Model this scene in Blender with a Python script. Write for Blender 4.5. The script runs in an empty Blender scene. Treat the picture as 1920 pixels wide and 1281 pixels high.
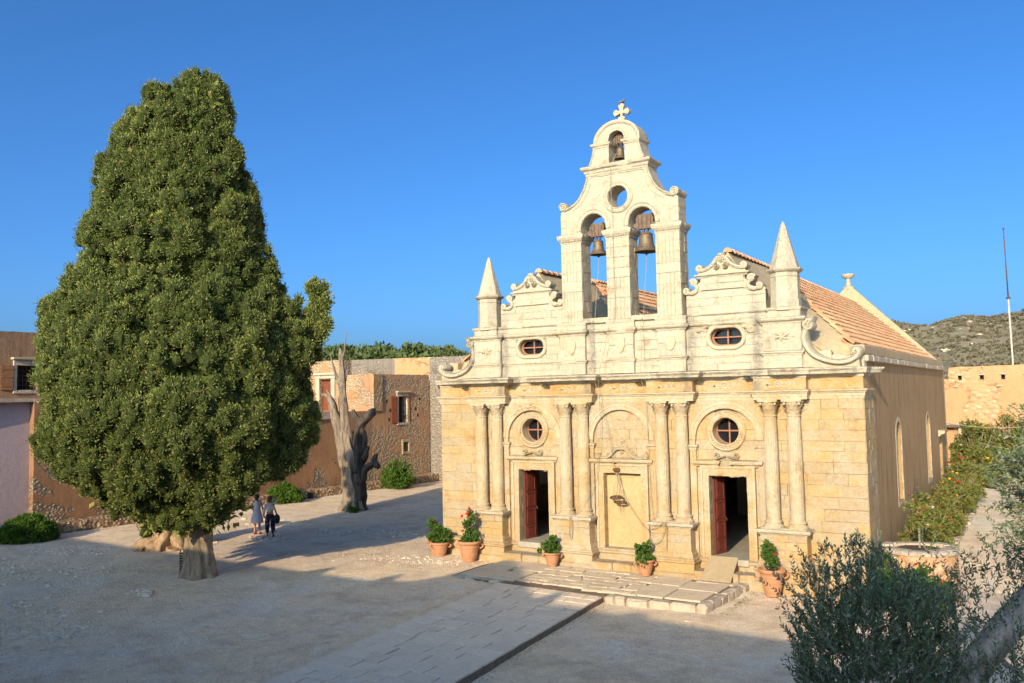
import bpy, bmesh, math, random
import numpy as np
from mathutils import Vector, Matrix, noise
from mathutils.geometry import tessellate_polygon

R_ = random.Random(7)
NP = np.random.RandomState(11)
sc = bpy.context.scene
COL = sc.collection
rad = math.radians

# ------------------------------------------------------------------ camera, sky, sun, exposure
SUN_EL = 20.0
SUN_D = Vector((-0.130, 0.9915, 0)).normalized()          # the way sunlight travels over the ground
cam = bpy.data.objects.new('camera', bpy.data.cameras.new('camera'))
COL.objects.link(cam)
CX = Vector((0.84700743, 0.53120921, -0.01987949))       # camera right in world
CY = Vector((0.05008307, -0.04251468, 0.99783976))       # camera up in world
CZ = Vector((0.5292165, -0.84617331, -0.06261483))       # camera back in world
cam.matrix_world = Matrix(((CX.x, CY.x, CZ.x, 12.15), (CX.y, CY.y, CZ.y, -26.3), (CX.z, CY.z, CZ.z, 5.8), (0, 0, 0, 1)))
cam.data.sensor_width = 36
cam.data.lens = 30.41
cam.data.clip_start = 0.1
cam.data.clip_end = 5000
sc.camera = cam

world = bpy.data.worlds.new('World'); sc.world = world; world.use_nodes = True
wn = world.node_tree
for n in list(wn.nodes): wn.nodes.remove(n)
wo = wn.nodes.new('ShaderNodeOutputWorld'); bg = wn.nodes.new('ShaderNodeBackground')
sky = wn.nodes.new('ShaderNodeTexSky'); sky.sky_type = 'NISHITA'; sky.sun_disc = False
sky.sun_elevation = rad(SUN_EL); sky.sun_rotation = math.atan2(-SUN_D.x, -SUN_D.y)
sky.altitude = 500; sky.air_density = 0.6; sky.dust_density = 5.0; sky.ozone_density = 4.2
hs = wn.nodes.new('ShaderNodeHueSaturation'); hs.inputs['Saturation'].default_value = 1.15; hs.inputs['Value'].default_value = 1.0
gr = wn.nodes.new('ShaderNodeMix'); gr.data_type = 'RGBA'; gr.blend_type = 'MULTIPLY'; gr.inputs[0].default_value = 1; gr.inputs[7].default_value = (.40, .52, .56, 1)
wn.links.new(sky.outputs[0], hs.inputs['Color']); wn.links.new(hs.outputs[0], gr.inputs[6]); wn.links.new(gr.outputs[2], bg.inputs['Color'])
bg.inputs['Strength'].default_value = 0.15
wn.links.new(bg.outputs[0], wo.inputs[0])

sun = bpy.data.objects.new('sun', bpy.data.lights.new('sun', 'SUN')); COL.objects.link(sun)
sun.data.energy = 2.0; sun.data.angle = rad(0.5); sun.data.color = (1.0, 0.80, 0.53)
sd = Vector((SUN_D.x * math.cos(rad(SUN_EL)), SUN_D.y * math.cos(rad(SUN_EL)), -math.sin(rad(SUN_EL))))
sun.rotation_euler = sd.to_track_quat('-Z', 'Y').to_euler()
sun.location = (0, -60, 40)
vs = sc.view_settings
vs.view_transform = 'Standard'; vs.look = 'None'; vs.gamma = 1; vs.use_curve_mapping = False
vs.exposure = 1.62
sc.cycles.max_bounces = 6
sc.cycles.diffuse_bounces = 3

# ------------------------------------------------------------------ materials
class NT:
    def __init__(s, name):
        s.m = bpy.data.materials.new(name); s.m.use_nodes = True
        s.t = s.m.node_tree; s.b = s.t.nodes['Principled BSDF']
        s.b.inputs['Roughness'].default_value = 0.9
        s.b.inputs['Specular IOR Level'].default_value = 0.2
        s.geo = s.t.nodes.new('ShaderNodeNewGeometry')
    def n(s, typ, **k):
        x = s.t.nodes.new(typ)
        for a, v in k.items(): setattr(x, a, v)
        return x
    def l(s, a, b): s.t.links.new(a, b)
    def pos(s, sx=1, sy=1, sz=1):
        m = s.n('ShaderNodeMapping'); m.inputs['Scale'].default_value = (sx, sy, sz)
        s.l(s.geo.outputs['Position'], m.inputs['Vector']); return m.outputs[0]
    def noise(s, scale, detail=4, rough=.55, vec=None, dist=0):
        x = s.n('ShaderNodeTexNoise'); x.inputs['Scale'].default_value = scale; x.inputs['Detail'].default_value = detail
        x.inputs['Roughness'].default_value = rough; x.inputs['Distortion'].default_value = dist
        s.l(vec if vec is not None else s.geo.outputs['Position'], x.inputs['Vector']); return x.outputs['Fac']
    def vor(s, scale, vec=None, feature='F1', out='Distance', rnd=1):
        x = s.n('ShaderNodeTexVoronoi'); x.feature = feature; x.inputs['Scale'].default_value = scale
        x.inputs['Randomness'].default_value = rnd
        s.l(vec if vec is not None else s.geo.outputs['Position'], x.inputs['Vector']); return x.outputs[out]
    def ramp(s, f, a, b, va=0, vb=1):
        x = s.n('ShaderNodeMapRange'); x.inputs[1].default_value = a; x.inputs[2].default_value = b
        x.inputs[3].default_value = va; x.inputs[4].default_value = vb; x.clamp = True
        s.l(f, x.inputs[0]); return x.outputs[0]
    def math(s, op, a, b=None):
        x = s.n('ShaderNodeMath', operation=op)
        for i, v in enumerate((a, b)):
            if v is None: continue
            if isinstance(v, (int, float)): x.inputs[i].default_value = v
            else: s.l(v, x.inputs[i])
        return x.outputs[0]
    def mix(s, f, a, b, mode='MIX'):
        x = s.n('ShaderNodeMix', data_type='RGBA', blend_type=mode)
        if isinstance(f, (int, float)): x.inputs[0].default_value = f
        else: s.l(f, x.inputs[0])
        for i, v in ((6, a), (7, b)):
            if isinstance(v, tuple): x.inputs[i].default_value = (*v, 1)
            else: s.l(v, x.inputs[i])
        return x.outputs[2]
    def z(s):
        x = s.n('ShaderNodeSeparateXYZ'); s.l(s.geo.outputs['Position'], x.inputs[0]); return x.outputs
    def nz(s):
        x = s.n('ShaderNodeSeparateXYZ'); s.l(s.geo.outputs['True Normal'], x.inputs[0]); return x.outputs[2]
    def rnd(s):
        o = s.n('ShaderNodeObjectInfo').outputs['Random']
        return s.math('FRACT', s.math('ADD', o, s.geo.outputs['Random Per Island']))
    def gray(s, f):
        x = s.n('ShaderNodeCombineColor'); 
        for i in range(3): s.l(f, x.inputs[i])
        return x.outputs[0]
    def color(s, c): s.l(c, s.b.inputs['Base Color'])
    def bump(s, h, dist=.02, strength=1):
        x = s.n('ShaderNodeBump'); x.inputs['Distance'].default_value = dist; x.inputs['Strength'].default_value = strength
        s.l(h, x.inputs['Height']); s.l(x.outputs[0], s.b.inputs['Normal'])

def stone_mat(name, pale, ochre, deep, amt=.5, bump=.02, lichen=.6, tint=.12, lowochre=False, stains=False):
    t = NT(name)
    n1 = t.noise(.55, 5, .6); n2 = t.noise(2.3, 6, .65); n3 = t.noise(11, 5, .6)
    f = t.math('ADD', t.math('MULTIPLY', n1, .6), t.math('MULTIPLY', n2, .4))
    r = t.rnd()
    f = t.math('ADD', f, t.math('MULTIPLY', t.math('SUBTRACT', r, .5), .10))
    if lowochre:                                      # the plain ashlar low down is a yellower stone than the attic
        f = t.math('ADD', f, t.ramp(t.z()[2], 5.4, 6.9, .055, -.10))
    c = t.mix(t.ramp(f, .58 - amt * .2, .78 - amt * .2), pale, ochre)
    c = t.mix(t.ramp(t.noise(1.7, 7, .7), .56, .72, 0, .9), c, deep)
    # pale repairs / lime wash remains
    c = t.mix(t.ramp(t.noise(3.1, 6, .7), .62, .72, 0, .5), c, (.56, .51, .41))
    # fine mottling and grain
    c = t.mix(.38, c, t.gray(t.ramp(n3, .3, .7, .62, 1.18)), 'MULTIPLY')
    c = t.mix(.25, c, t.gray(t.ramp(t.noise(60, 3, .6), .3, .7, .6, 1.2)), 'MULTIPLY')
    c = t.mix(1.0, c, t.gray(t.ramp(r, 0, 1, 1 - tint, 1 + tint * .4)), 'MULTIPLY')
    # grey lichen on upward faces and in runs
    up = t.ramp(t.nz(), .35, .9)
    run = t.ramp(t.noise(1.6, 5, .7, t.pos(3.2, 3.2, .35)), .555, .70)
    li = t.math('MULTIPLY', t.math('MAXIMUM', t.math('MULTIPLY', up, .75), t.math('MULTIPLY', run, .55)), t.ramp(n2, .35, .6, .25, 1))
    c = t.mix(t.math('MULTIPLY', li, lichen), c, (.22, .20, .17))
    if stains:                                        # old soot-grey water stains beside the pilasters
        px, py_, pz_ = t.z()
        wob = t.math('MULTIPLY', t.math('SUBTRACT', t.noise(2.2, 5, .7), .5), .5)
        tot = None
        for x0 in (4.52, 2.42, -4.62, -1.12, -6.0):
            dd = t.math('ABSOLUTE', t.math('ADD', t.math('SUBTRACT', px, x0), wob))
            m_ = t.ramp(dd, .05, .24, 1, 0); tot = m_ if tot is None else t.math('MAXIMUM', tot, m_)
        tot = t.math('MULTIPLY', tot, t.ramp(pz_, 5.3, 5.9)); tot = t.math('MULTIPLY', tot, t.ramp(pz_, 8.9, 8.1))
        tot = t.math('MULTIPLY', tot, t.ramp(t.noise(5, 6, .8), .36, .58, .1, .85))
        c = t.mix(tot, c, (.17, .155, .13))
    t.color(c)
    pits = t.ramp(t.vor(19), 0, .28)
    h = t.math('ADD', t.math('MULTIPLY', t.noise(7, 8, .65), 1.2), t.math('MULTIPLY', t.math('MULTIPLY', pits, t.ramp(t.noise(1.4), .45, .6)), .35))
    t.bump(h, bump * 1.6, 1)
    return t.m

M = {}
M['facade'] = stone_mat('facade_limestone', (0.490, 0.403, 0.274), (0.461, 0.310, 0.137), (0.403, 0.209, 0.072), .60, .022, .7, .14, True)
M['carved'] = stone_mat('carved_limestone', (0.518, 0.427, 0.287), (0.476, 0.336, 0.168), (0.378, 0.210, 0.084), .42, .018, .45, .06, True)
M['pale'] = stone_mat('weathered_white_limestone', (0.505, 0.439, 0.319), (0.452, 0.359, 0.219), (0.332, 0.233, 0.120), .34, .022, .7, .10, False, True)
M['frieze'] = stone_mat('orange_stained_frieze', (0.518, 0.400, 0.244), (0.488, 0.281, 0.096), (0.429, 0.178, 0.052), .85, .03, .4, .12, False, True)
M['joint'] = stone_mat('joint_mortar', (0.400, 0.321, 0.206), (0.370, 0.264, 0.135), (0.299, 0.186, 0.085), .5, .02, .6)
M['kerb'] = stone_mat('kerb_limestone', (.58, .48, .36), (.52, .42, .28), (.42, .32, .21), .4, .03, .6, .2)

def plaster(name, base, dark, streak=.5, patch=None, bump=.01, rubble=None, thr=.55, rub_scale=4.5):
    t = NT(name)
    c = t.mix(t.ramp(t.noise(.5, 6, .65), .35, .68), base, dark)
    c = t.mix(t.ramp(t.noise(2.2, 6, .7, t.pos(2.2, 2.2, .22)), .48, .72, 0, streak), c, tuple(v * .45 for v in dark))
    c = t.mix(.35, c, t.gray(t.ramp(t.noise(9, 6, .7), .3, .7, .6, 1.2)), 'MULTIPLY')
    h = t.math('ADD', t.noise(3.5, 7, .6), t.math('MULTIPLY', t.noise(28, 5), .35))
    if rubble:
        mk = t.ramp(t.math('ADD', t.noise(.34, 8, .62, dist=.6), t.math('MULTIPLY', t.noise(3.5, 5, .7), .10)), thr + .04, thr + .075)
        vc = t.n('ShaderNodeTexVoronoi'); vc.inputs['Scale'].default_value = rub_scale; t.l(t.pos(1, 1, 1.35), vc.inputs['Vector'])
        d = vc.outputs['Distance']; hv = t.n('ShaderNodeSeparateColor'); t.l(vc.outputs['Color'], hv.inputs[0])
        rc = t.mix(hv.outputs[0], rubble[0], rubble[1])
        rc = t.mix(t.ramp(d, .38, .60), rc, rubble[2])
        rc = t.mix(t.ramp(t.noise(2.5, 6, .7), .45, .7, 0, .6), rc, base)
        rc = t.mix(.4, rc, t.gray(t.ramp(t.noise(14, 5, .7), .3, .7, .6, 1.25)), 'MULTIPLY')
        c = t.mix(mk, c, rc)
        h = t.math('ADD', t.math('MULTIPLY', h, .5), t.math('MULTIPLY', mk, t.math('SUBTRACT', t.ramp(d, .1, .6, 1.5, 0), 1.2)))
    t.color(c); t.bump(h, bump * 3.2, 1)
    return t.m
M['side_plaster'] = plaster('tan_side_plaster', (0.421, 0.281, 0.138), (0.349, 0.234, 0.116), .85, bump=.012, rubble=((.42, .33, .22), (.33, .25, .16), (.24, .18, .11)), thr=.60, rub_scale=4.5)
M['gable_plaster'] = plaster('grey_brown_roof_plaster', (0.512, 0.392, 0.232), (0.448, 0.344, 0.208), .2)
M['niche_plaster'] = plaster('ochre_niche_plaster', (0.518, 0.392, 0.207), (0.474, 0.326, 0.148), .15)
M['orange_wall'] = plaster('orange_plaster_over_rubble', (0.371, 0.211, 0.108), (0.292, 0.154, 0.084), .5, bump=.012, rubble=((0.331, 0.308, 0.235), (0.252, 0.219, 0.166), (0.185, 0.146, 0.108)), thr=.58, rub_scale=5.5)
M['rubble_wall'] = plaster('rubble_masonry', (.45, .25, .13), (.37, .20, .11), .4, bump=.010, rubble=((.46, .37, .25), (.35, .27, .18), (.28, .20, .13)), thr=.50, rub_scale=5.5)
M['end_wall'] = plaster('pale_rubble_end_wall', (0.478, 0.270, 0.132), (0.423, 0.225, 0.106), .3, bump=.014, rubble=((0.534, 0.423, 0.273), (0.460, 0.342, 0.211), (0.368, 0.261, 0.158)), thr=.50, rub_scale=5.5)
M['brown_wall'] = plaster('brown_weathered_plaster', (0.339, 0.196, 0.112), (0.226, 0.136, 0.089), .75, bump=.01)
M['grey_wall'] = plaster('grey_rubble_wall', (.24, .20, .16), (.19, .16, .13), .5, bump=.016, rubble=((.40, .35, .28), (.30, .26, .21), (.22, .18, .14)), thr=.42, rub_scale=5.5)
M['lilac'] = plaster('lilac_limewash', (0.437, 0.351, 0.370), (0.399, 0.314, 0.330), .05, bump=.006)
M['ledge'] = plaster('pale_ledge', (.56, .44, .34), (.46, .34, .25), .3)
M['fort'] = plaster('fortress_wall_plaster', (0.557, 0.310, 0.152), (0.489, 0.267, 0.127), .2, bump=.02, rubble=((0.590, 0.415, 0.255), (0.539, 0.325, 0.172), (0.522, 0.304, 0.152)), thr=.50, rub_scale=2.6)
M['bench'] = plaster('rubble_bench', (.50, .38, .24), (.40, .29, .18), .3, bump=.02, rubble=((.46, .36, .24), (.34, .22, .12), (.22, .13, .07)), thr=.42)
M['interior'] = plaster('dim_interior_plaster', (.20, .15, .10), (.15, .11, .08), .2)  # plaster colour darkened so that the interior reads as unlit

def simple(name, col, rough=.8, metal=0, var=.25, scale=12, bump=.003, spec=.3):
    t = NT(name)
    c = t.mix(t.ramp(t.noise(scale, 5, .65), .3, .7), tuple(v * (1 - var) for v in col), tuple(min(1, v * (1 + var * .6)) for v in col))
    t.color(c); t.b.inputs['Roughness'].default_value = rough; t.b.inputs['Metallic'].default_value = metal
    t.b.inputs['Specular IOR Level'].default_value = spec
    t.bump(t.noise(scale * 3, 5, .6), bump, 1)
    return t.m
M['terracotta'] = simple('terracotta_pot', (0.475, 0.237, 0.123), .85, var=.22, scale=6, bump=.006)
M['soil'] = simple('soil', (.09, .06, .04), .95)
M['door'] = simple('red_brown_door_paint', (.16, .035, .022), .45, var=.3, scale=8, spec=.5)
M['frame'] = simple('brown_window_frame', (.34, .15, .08), .6, var=.2)
M['bronze'] = simple('dull_bronze', (.20, .15, .095), .6, .5, .35, 9, .004)
M['wood'] = simple('weathered_wood', (.17, .12, .085), .9, 0, .4, 7, .012)
M['rust'] = simple('rusty_iron', (.15, .085, .05), .8, .4, .4, 14)
M['rope'] = simple('hemp_rope', (.36, .28, .18), .95)
M['shutter'] = simple('oxide_red_shutter', (.20, .055, .025), .75, 0, .35, 9)
M['shutter_brown'] = simple('brown_shutter', (.19, .09, .04), .75, 0, .35, 9)
M['dark_recess'] = simple('dark_recess', (.03, .024, .02), .9)  # near-black colour stands for the shade inside holes and openings
M['board'] = simple('plywood_ramp_board', (.38, .29, .17), .8, 0, .15, 5)
M['floor_in'] = simple('worn_interior_floor', (.40, .35, .27), .6, 0, .25, 3)
M['dried'] = simple('dry_stake_wood', (.30, .25, .19), .9)
M['brass'] = simple('brass', (.55, .38, .12), .35, 1, .2)
M['cloth_pale'] = simple('pale_patterned_cloth', (.55, .52, .48), .9, 0, .5, 26)
M['redglass'] = simple('red_glass_cup', (.5, .03, .02), .2)
t = NT('window_glass'); t.b.inputs['Base Color'].default_value = (.012, .013, .016, 1); t.b.inputs['Roughness'].default_value = .12; t.b.inputs['Specular IOR Level'].default_value = .35; M['glass'] = t.m
# roof tiles: every tile its own fired colour
t = NT('roof_tile_clay')
r = t.rnd()
c = t.mix(t.ramp(r, 0, 1), (.46, .22, .11), (.60, .38, .21))
c = t.mix(t.ramp(t.math('FRACT', t.math('MULTIPLY', r, 7.3)), .86, .95), c, (.62, .20, .10))
c = t.mix(t.ramp(t.noise(1.1, 6, .7), .46, .66, 0, .8), c, (.46, .34, .19))
c = t.mix(t.ramp(t.noise(9, 5, .7), .55, .75, 0, .5), c, (.20, .14, .09))
t.color(c); t.bump(t.noise(30, 5), .006); M['tile'] = t.m

def leaf_mat(name, a, b, trans=.25, scale=.8, c3=None, rough=.6):
    t = NT(name)
    c = t.mix(t.ramp(t.noise(scale, 5, .6), .35, .65), a, b)
    c = t.mix(t.ramp(t.geo.outputs['Random Per Island'], 0, 1, 0, .6), c, tuple(v * .75 for v in a))
    if c3: c = t.mix(t.ramp(t.math('FRACT', t.math('MULTIPLY', t.geo.outputs['Random Per Island'], 9.7)), .84, .9), c, c3)
    t.color(c); t.b.inputs['Roughness'].default_value = rough
    tr = t.n('ShaderNodeBsdfTranslucent'); t.l(c, tr.inputs['Color'])
    mx = t.n('ShaderNodeMixShader'); mx.inputs[0].default_value = trans
    out = [n for n in t.t.nodes if n.type == 'OUTPUT_MATERIAL'][0]
    t.l(t.b.outputs[0], mx.inputs[1]); t.l(tr.outputs[0], mx.inputs[2]); t.l(mx.outputs[0], out.inputs[0])
    return t.m
M['cypress'] = leaf_mat('cypress_foliage', (0.102, 0.147, 0.031), (0.301, 0.326, 0.077), .16, .55, (0.333, 0.269, 0.102))
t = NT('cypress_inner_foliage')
t.color(t.mix(t.ramp(t.noise(7, 6, .75), .35, .65), (.022, .034, .008), (.10, .125, .028))); t.bump(t.noise(16, 5, .7), .12); M['cypress_in'] = t.m  # colour darkened to paint in the shade of the gaps between clumps
M['olive'] = leaf_mat('olive_leaf', (0.121, 0.177, 0.076), (0.170, 0.223, 0.109), .15, 3, (0.324, 0.368, 0.269), .5)
M['rose'] = leaf_mat('rose_foliage', (0.143, 0.187, 0.039), (0.264, 0.253, 0.066), .3, 1.5, (0.308, 0.176, 0.077))
M['bush'] = leaf_mat('green_shrub', (.07, .15, .02), (.13, .23, .03), .3, 2)
M['geranium'] = leaf_mat('pot_plant_foliage', (.07, .15, .025), (.12, .21, .04), .3, 3)
M['oak'] = leaf_mat('oak_scrub', (.07, .10, .028), (.12, .15, .045), .1, .09)
M['scrub'] = leaf_mat('hill_scrub', (0.142, 0.133, 0.075), (0.209, 0.172, 0.110), .1, .03)
for nm, cc in (('red', (.62, .03, .02)), ('orange', (.70, .12, .03)), ('white', (.80, .74, .62)), ('pink', (.60, .08, .12)), ('yellow', (.65, .42, .03))):
    M['fl_' + nm] = simple('petal_' + nm, cc, .7, 0, .15)
# bark
def bark(name, a, b, c3, sz=.25, k=6, bump=.05):
    t = NT(name)
    n = t.noise(k, 7, .7, t.pos(1, 1, sz), .4)
    c = t.mix(t.ramp(n, .32, .66), a, b)
    c = t.mix(t.ramp(t.noise(1.6, 5), .55, .7), c, c3)
    c = t.mix(.4, c, t.gray(t.ramp(t.noise(40, 4, .6, t.pos(1, 1, .3)), .3, .7, .5, 1.3)), 'MULTIPLY')
    t.color(c); t.bump(n, bump, 1); return t.m
M['cyp_bark'] = bark('cypress_bark', (.13, .09, .06), (.42, .33, .23), (.30, .20, .13))
M['dead_wood_dark'] = bark('dark_dead_wood', (.035, .028, .024), (.13, .10, .08), (.05, .04, .035))  # darker wood tone for the right-hand limbs
M['dead_wood'] = bark('silver_dead_wood', (0.136, 0.104, 0.080), (0.400, 0.320, 0.232), (0.288, 0.224, 0.160), .22, 7, .12)
M['root'] = bark('gnarled_root_wood', (.22, .13, .07), (.52, .38, .23), (.42, .28, .16), .6, 4, .1)
M['olive_bark'] = bark('olive_bark', (0.210, 0.165, 0.135), (0.630, 0.525, 0.420), (0.105, 0.083, 0.068), .6, 5, .03)
# ground
t = NT('dry_gravel_ground')
n1 = t.noise(.16, 6, .6); n2 = t.noise(.9, 7, .68)
c = t.mix(t.ramp(n1, .40, .60), (.82, .63, .40), (.76, .61, .44))
c = t.mix(t.ramp(n2, .46, .66, 0, .7), c, (.54, .38, .25))
c = t.mix(t.ramp(t.noise(.35, 8, .72), .52, .63, 0, .7), c, (.76, .68, .56))
c = t.mix(.75, c, t.gray(t.ramp(t.noise(22, 7, .85), .36, .64, .62, 1.35)), 'MULTIPLY')
c = t.mix(.5, c, t.gray(t.ramp(t.noise(3.2, 8, .8), .36, .64, .8, 1.28)), 'MULTIPLY')
vf = t.vor(26); c = t.mix(t.ramp(vf, .05, .22, .35, 0), c, (.70, .62, .52))
c = t.mix(t.ramp(t.noise(5, 6, .8), .66, .72, 0, .35), c, (.12, .10, .06))
t.color(c)
h = t.math('ADD', t.math('MULTIPLY', t.noise(3.2, 9, .72), 1.0), t.math('MULTIPLY', t.vor(24), -.35))
t.bump(h, .075, 1); M['ground'] = t.m
M['rock'] = simple('pale_bedrock', (.52, .43, .33), .95, 0, .3, 4, .03)
M['rock_w'] = simple('whitish_rubble', (.66, .55, .41), .95, 0, .3, 4, .03)
def paver(name, a, b):
    t = NT(name); r = t.rnd()
    c = t.mix(r, a, b)
    c = t.mix(t.ramp(t.noise(1.3, 7, .7), .45, .7, 0, .6), c, tuple(v * .72 for v in a))
    c = t.mix(.3, c, t.gray(t.ramp(t.noise(10, 7, .7), .3, .7, .65, 1.2)), 'MULTIPLY')
    t.color(c); t.bump(t.noise(6, 8, .65), .018); t.b.inputs['Roughness'].default_value = .8; return t.m
M['paver'] = paver('smooth_path_paver', (.80, .65, .47), (.73, .59, .43))
M['flag'] = paver('worn_terrace_flagstone', (.64, .52, .36), (.56, .45, .32))
M['bed'] = simple('joint_soil', (.20, .15, .10), .95, 0, .4, 8, .02)
t = NT('rocky_scrub_hill')
c = t.mix(t.ramp(t.noise(.02, 7, .65), .40, .62), (.26, .225, .135), (.35, .27, .17))
c = t.mix(t.ramp(t.noise(.06, 8, .75), .52, .62), c, (.18, .175, .095))
c = t.mix(t.ramp(t.noise(.11, 9, .8), .585, .63, 0, .9), c, (.44, .38, .30))
c = t.mix(t.ramp(t.noise(.012, 5), .62, .68, 0, .8), c, (.46, .24, .12))
t.color(c); t.bump(t.noise(.12, 9, .75), .7); M['hill'] = t.m

# ------------------------------------------------------------------ mesh helpers
def emp(name, loc=(0, 0, 0), rz=0, parent=None):
    o = bpy.data.objects.new(name, None); o.location = loc; o.rotation_euler = (0, 0, rz); o.empty_display_size = .2
    COL.objects.link(o)
    if parent: o.parent = parent
    return o
def tag(o, label=None, cat=None, group=None, kind=None):
    if label: o['label'] = label
    if cat: o['category'] = cat
    if group: o['group'] = group
    if kind: o['kind'] = kind
    return o
def jit(v, a, s=3.0):
    v = Vector(v); n = noise.noise_vector(v * s) * a
    return v + n

class MB:
    def __init__(s): s.V = []; s.F = []
    def add(s, V, F):
        o = len(s.V); s.V += [tuple(v) for v in V]; s.F += [tuple(i + o for i in f) for f in F]; return s
    def box(s, x0, x1, y0, y1, z0, z1):
        V = [(x, y, z) for z in (z0, z1) for y in (y0, y1) for x in (x0, x1)]
        return s.add(V, [(0, 2, 3, 1), (4, 5, 7, 6), (0, 1, 5, 4), (2, 6, 7, 3), (0, 4, 6, 2), (1, 3, 7, 5)])
    def rbox(s, x0, x1, y0, y1, z0, z1, b=.02, j=0.0):
        """box with all edges chamfered (24 corners)"""
        c = ((x0 + x1) / 2, (y0 + y1) / 2, (z0 + z1) / 2); h = ((x1 - x0) / 2, (y1 - y0) / 2, (z1 - z0) / 2)
        b = min(b, min(h) * .6); V = []; idx = {}
        for sx in (-1, 1):
            for sy in (-1, 1):
                for sz in (-1, 1):
                    for a in range(3):
                        d = [h[0] * sx, h[1] * sy, h[2] * sz]
                        for q in range(3):
                            if q != a: d[q] -= b * (sx, sy, sz)[q]
                        idx[(sx, sy, sz, a)] = len(V)
                        V.append([c[i] + d[i] + (R_.uniform(-j, j) if j else 0) for i in range(3)])
        F = []
        I = idx
        for a in range(3):
            p, q = [i for i in range(3) if i != a]
            for s1 in (-1, 1):
                def key(sp, sq, ax=a):
                    k = [0, 0, 0]; k[a] = s1; k[p] = sp; k[q] = sq; return I[(k[0], k[1], k[2], ax)]
                F.append((key(-1, -1), key(1, -1), key(1, 1), key(-1, 1)))
        for a in range(3):                      # edges along axis a
            p, q = [i for i in range(3) if i != a]
            for sp in (-1, 1):
                for sq in (-1, 1):
                    def k(sa, ax):
                        kk = [0, 0, 0]; kk[a] = sa; kk[p] = sp; kk[q] = sq; return I[(kk[0], kk[1], kk[2], ax)]
                    F.append((k(-1, p), k(1, p), k(1, q), k(-1, q)))
        for sx in (-1, 1):
            for sy in (-1, 1):
                for sz in (-1, 1): F.append((I[(sx, sy, sz, 0)], I[(sx, sy, sz, 1)], I[(sx, sy, sz, 2)]))
        return s.add(V, F)
    def lathe(s, prof, cx=0, cy=0, seg=24, flute=None, a0=0):
        """prof [(r,z)], flute(theta, z)->radius factor"""
        V = []; F = []; n = len(prof)
        for r, z in prof:
            for k in range(seg):
                a = a0 + 2 * math.pi * k / seg; rr = r * (flute(a, z) if flute else 1)
                V.append((cx + rr * math.cos(a), cy + rr * math.sin(a), z))
        for i in range(n - 1):
            for k in range(seg):
                F.append((i * seg + k, i * seg + (k + 1) % seg, (i + 1) * seg + (k + 1) % seg, (i + 1) * seg + k))
        F.append(tuple(range(seg - 1, -1, -1))); F.append(tuple((n - 1) * seg + k for k in range(seg)))
        return s.add(V, F)
    def poly(s, outer, holes=(), h0=0, h1=1, mp=None, rough=0):
        """extruded polygon with holes; mp(u,v,h)->xyz"""
        mp = mp or (lambda u, v, h: (u, h, v))
        def prep(L):
            if not rough: return [tuple(p) for p in L]
            out = []
            for i, p in enumerate(L):
                q = L[(i + 1) % len(L)]; d = math.hypot(q[0] - p[0], q[1] - p[1]); k = max(1, int(d / .14))
                for j in range(k):
                    t_ = j / k; u = p[0] + (q[0] - p[0]) * t_; v = p[1] + (q[1] - p[1]) * t_
                    nz = noise.noise_vector(Vector((u * 4, v * 4, 3.3))) * rough
                    out.append((u + nz.x, v + nz.y))
            return out
        loops = [prep(outer)] + [prep(h) for h in holes]
        T = tessellate_polygon([[Vector((p[0], p[1], 0)) for p in L] for L in loops])
        flat = [p for L in loops for p in L]; n = len(flat)
        V = [mp(u, v, h0) for u, v in flat] + [mp(u, v, h1) for u, v in flat]
        F = [tuple(t_) for t_ in T] + [tuple(i + n for i in reversed(t_)) for t_ in T]
        o = 0
        for L in loops:
            m = len(L)
            for i in range(m): F.append((o + i, o + (i + 1) % m, n + o + (i + 1) % m, n + o + i))
            o += m
        return s.add(V, F)
    def sweep(s, path, prof, closed=False, step=.25, er=0, chip=0, mp=None, wf=None, capends=True):
        """moulding: prof [(d,h)] closed loop, d measured to the right of the path; mp(u,v,h)->xyz"""
        mp = mp or (lambda u, v, h: (u, v, h))
        P = [Vector(p) for p in path]; n = len(P); out = []
        for i in range(n if closed else n - 1):
            a, b = P[i], P[(i + 1) % n]; k = max(1, int((b - a).length / step))
            for j in range(k): out.append(a.lerp(b, j / k))
        if not closed: out.append(P[-1])
        m = len(out); N = []
        for i in range(m):
            a = out[i - 1] if (i > 0 or closed) else None; b = out[(i + 1) % m] if (i < m - 1 or closed) else None
            d1 = (out[i] - a).normalized() if a is not None else None; d2 = (b - out[i]).normalized() if b is not None else None
            n1 = Vector((d1.y, -d1.x)) if d1 else None; n2 = Vector((d2.y, -d2.x)) if d2 else None
            if n1 is None: N.append(n2)
            elif n2 is None: N.append(n1)
            else:
                q = n1 + n2; ln = q.length
                if ln < .2: N.append(n2)
                else:
                    q.normalize(); N.append(q / max(.45, q.dot(n1)))
        K = len(prof); V = []; F = []
        for i in range(m):
            w = wf(i / max(1, m - 1)) if wf else 1
            cf = 1
            if chip:
                c = noise.noise(Vector((out[i].x * 1.7, out[i].y * 1.7, prof[0][1] * 3 + 5)))
                c2 = noise.noise(Vector((out[i].x * 6.5, out[i].y * 6.5, prof[0][1] * 3 + 9)))
                cf = 1 - chip * max(0, (c - .12) * 3.2) - chip * .35 * max(0, c2)
                cf = max(.35, cf)
            for d, h in prof:
                u = out[i] + N[i] * (d * w * (cf if d > .05 else 1))
                p = Vector(mp(u.x, u.y, h))
                if er: p += noise.noise_vector(p * 7) * er
                V.append(p)
        for i in range(m if closed else m - 1):
            for k in range(K):
                a = i * K + k; b = i * K + (k + 1) % K; c = ((i + 1) % m) * K + (k + 1) % K; d = ((i + 1) % m) * K + k
                F.append((a, b, c, d))
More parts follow.
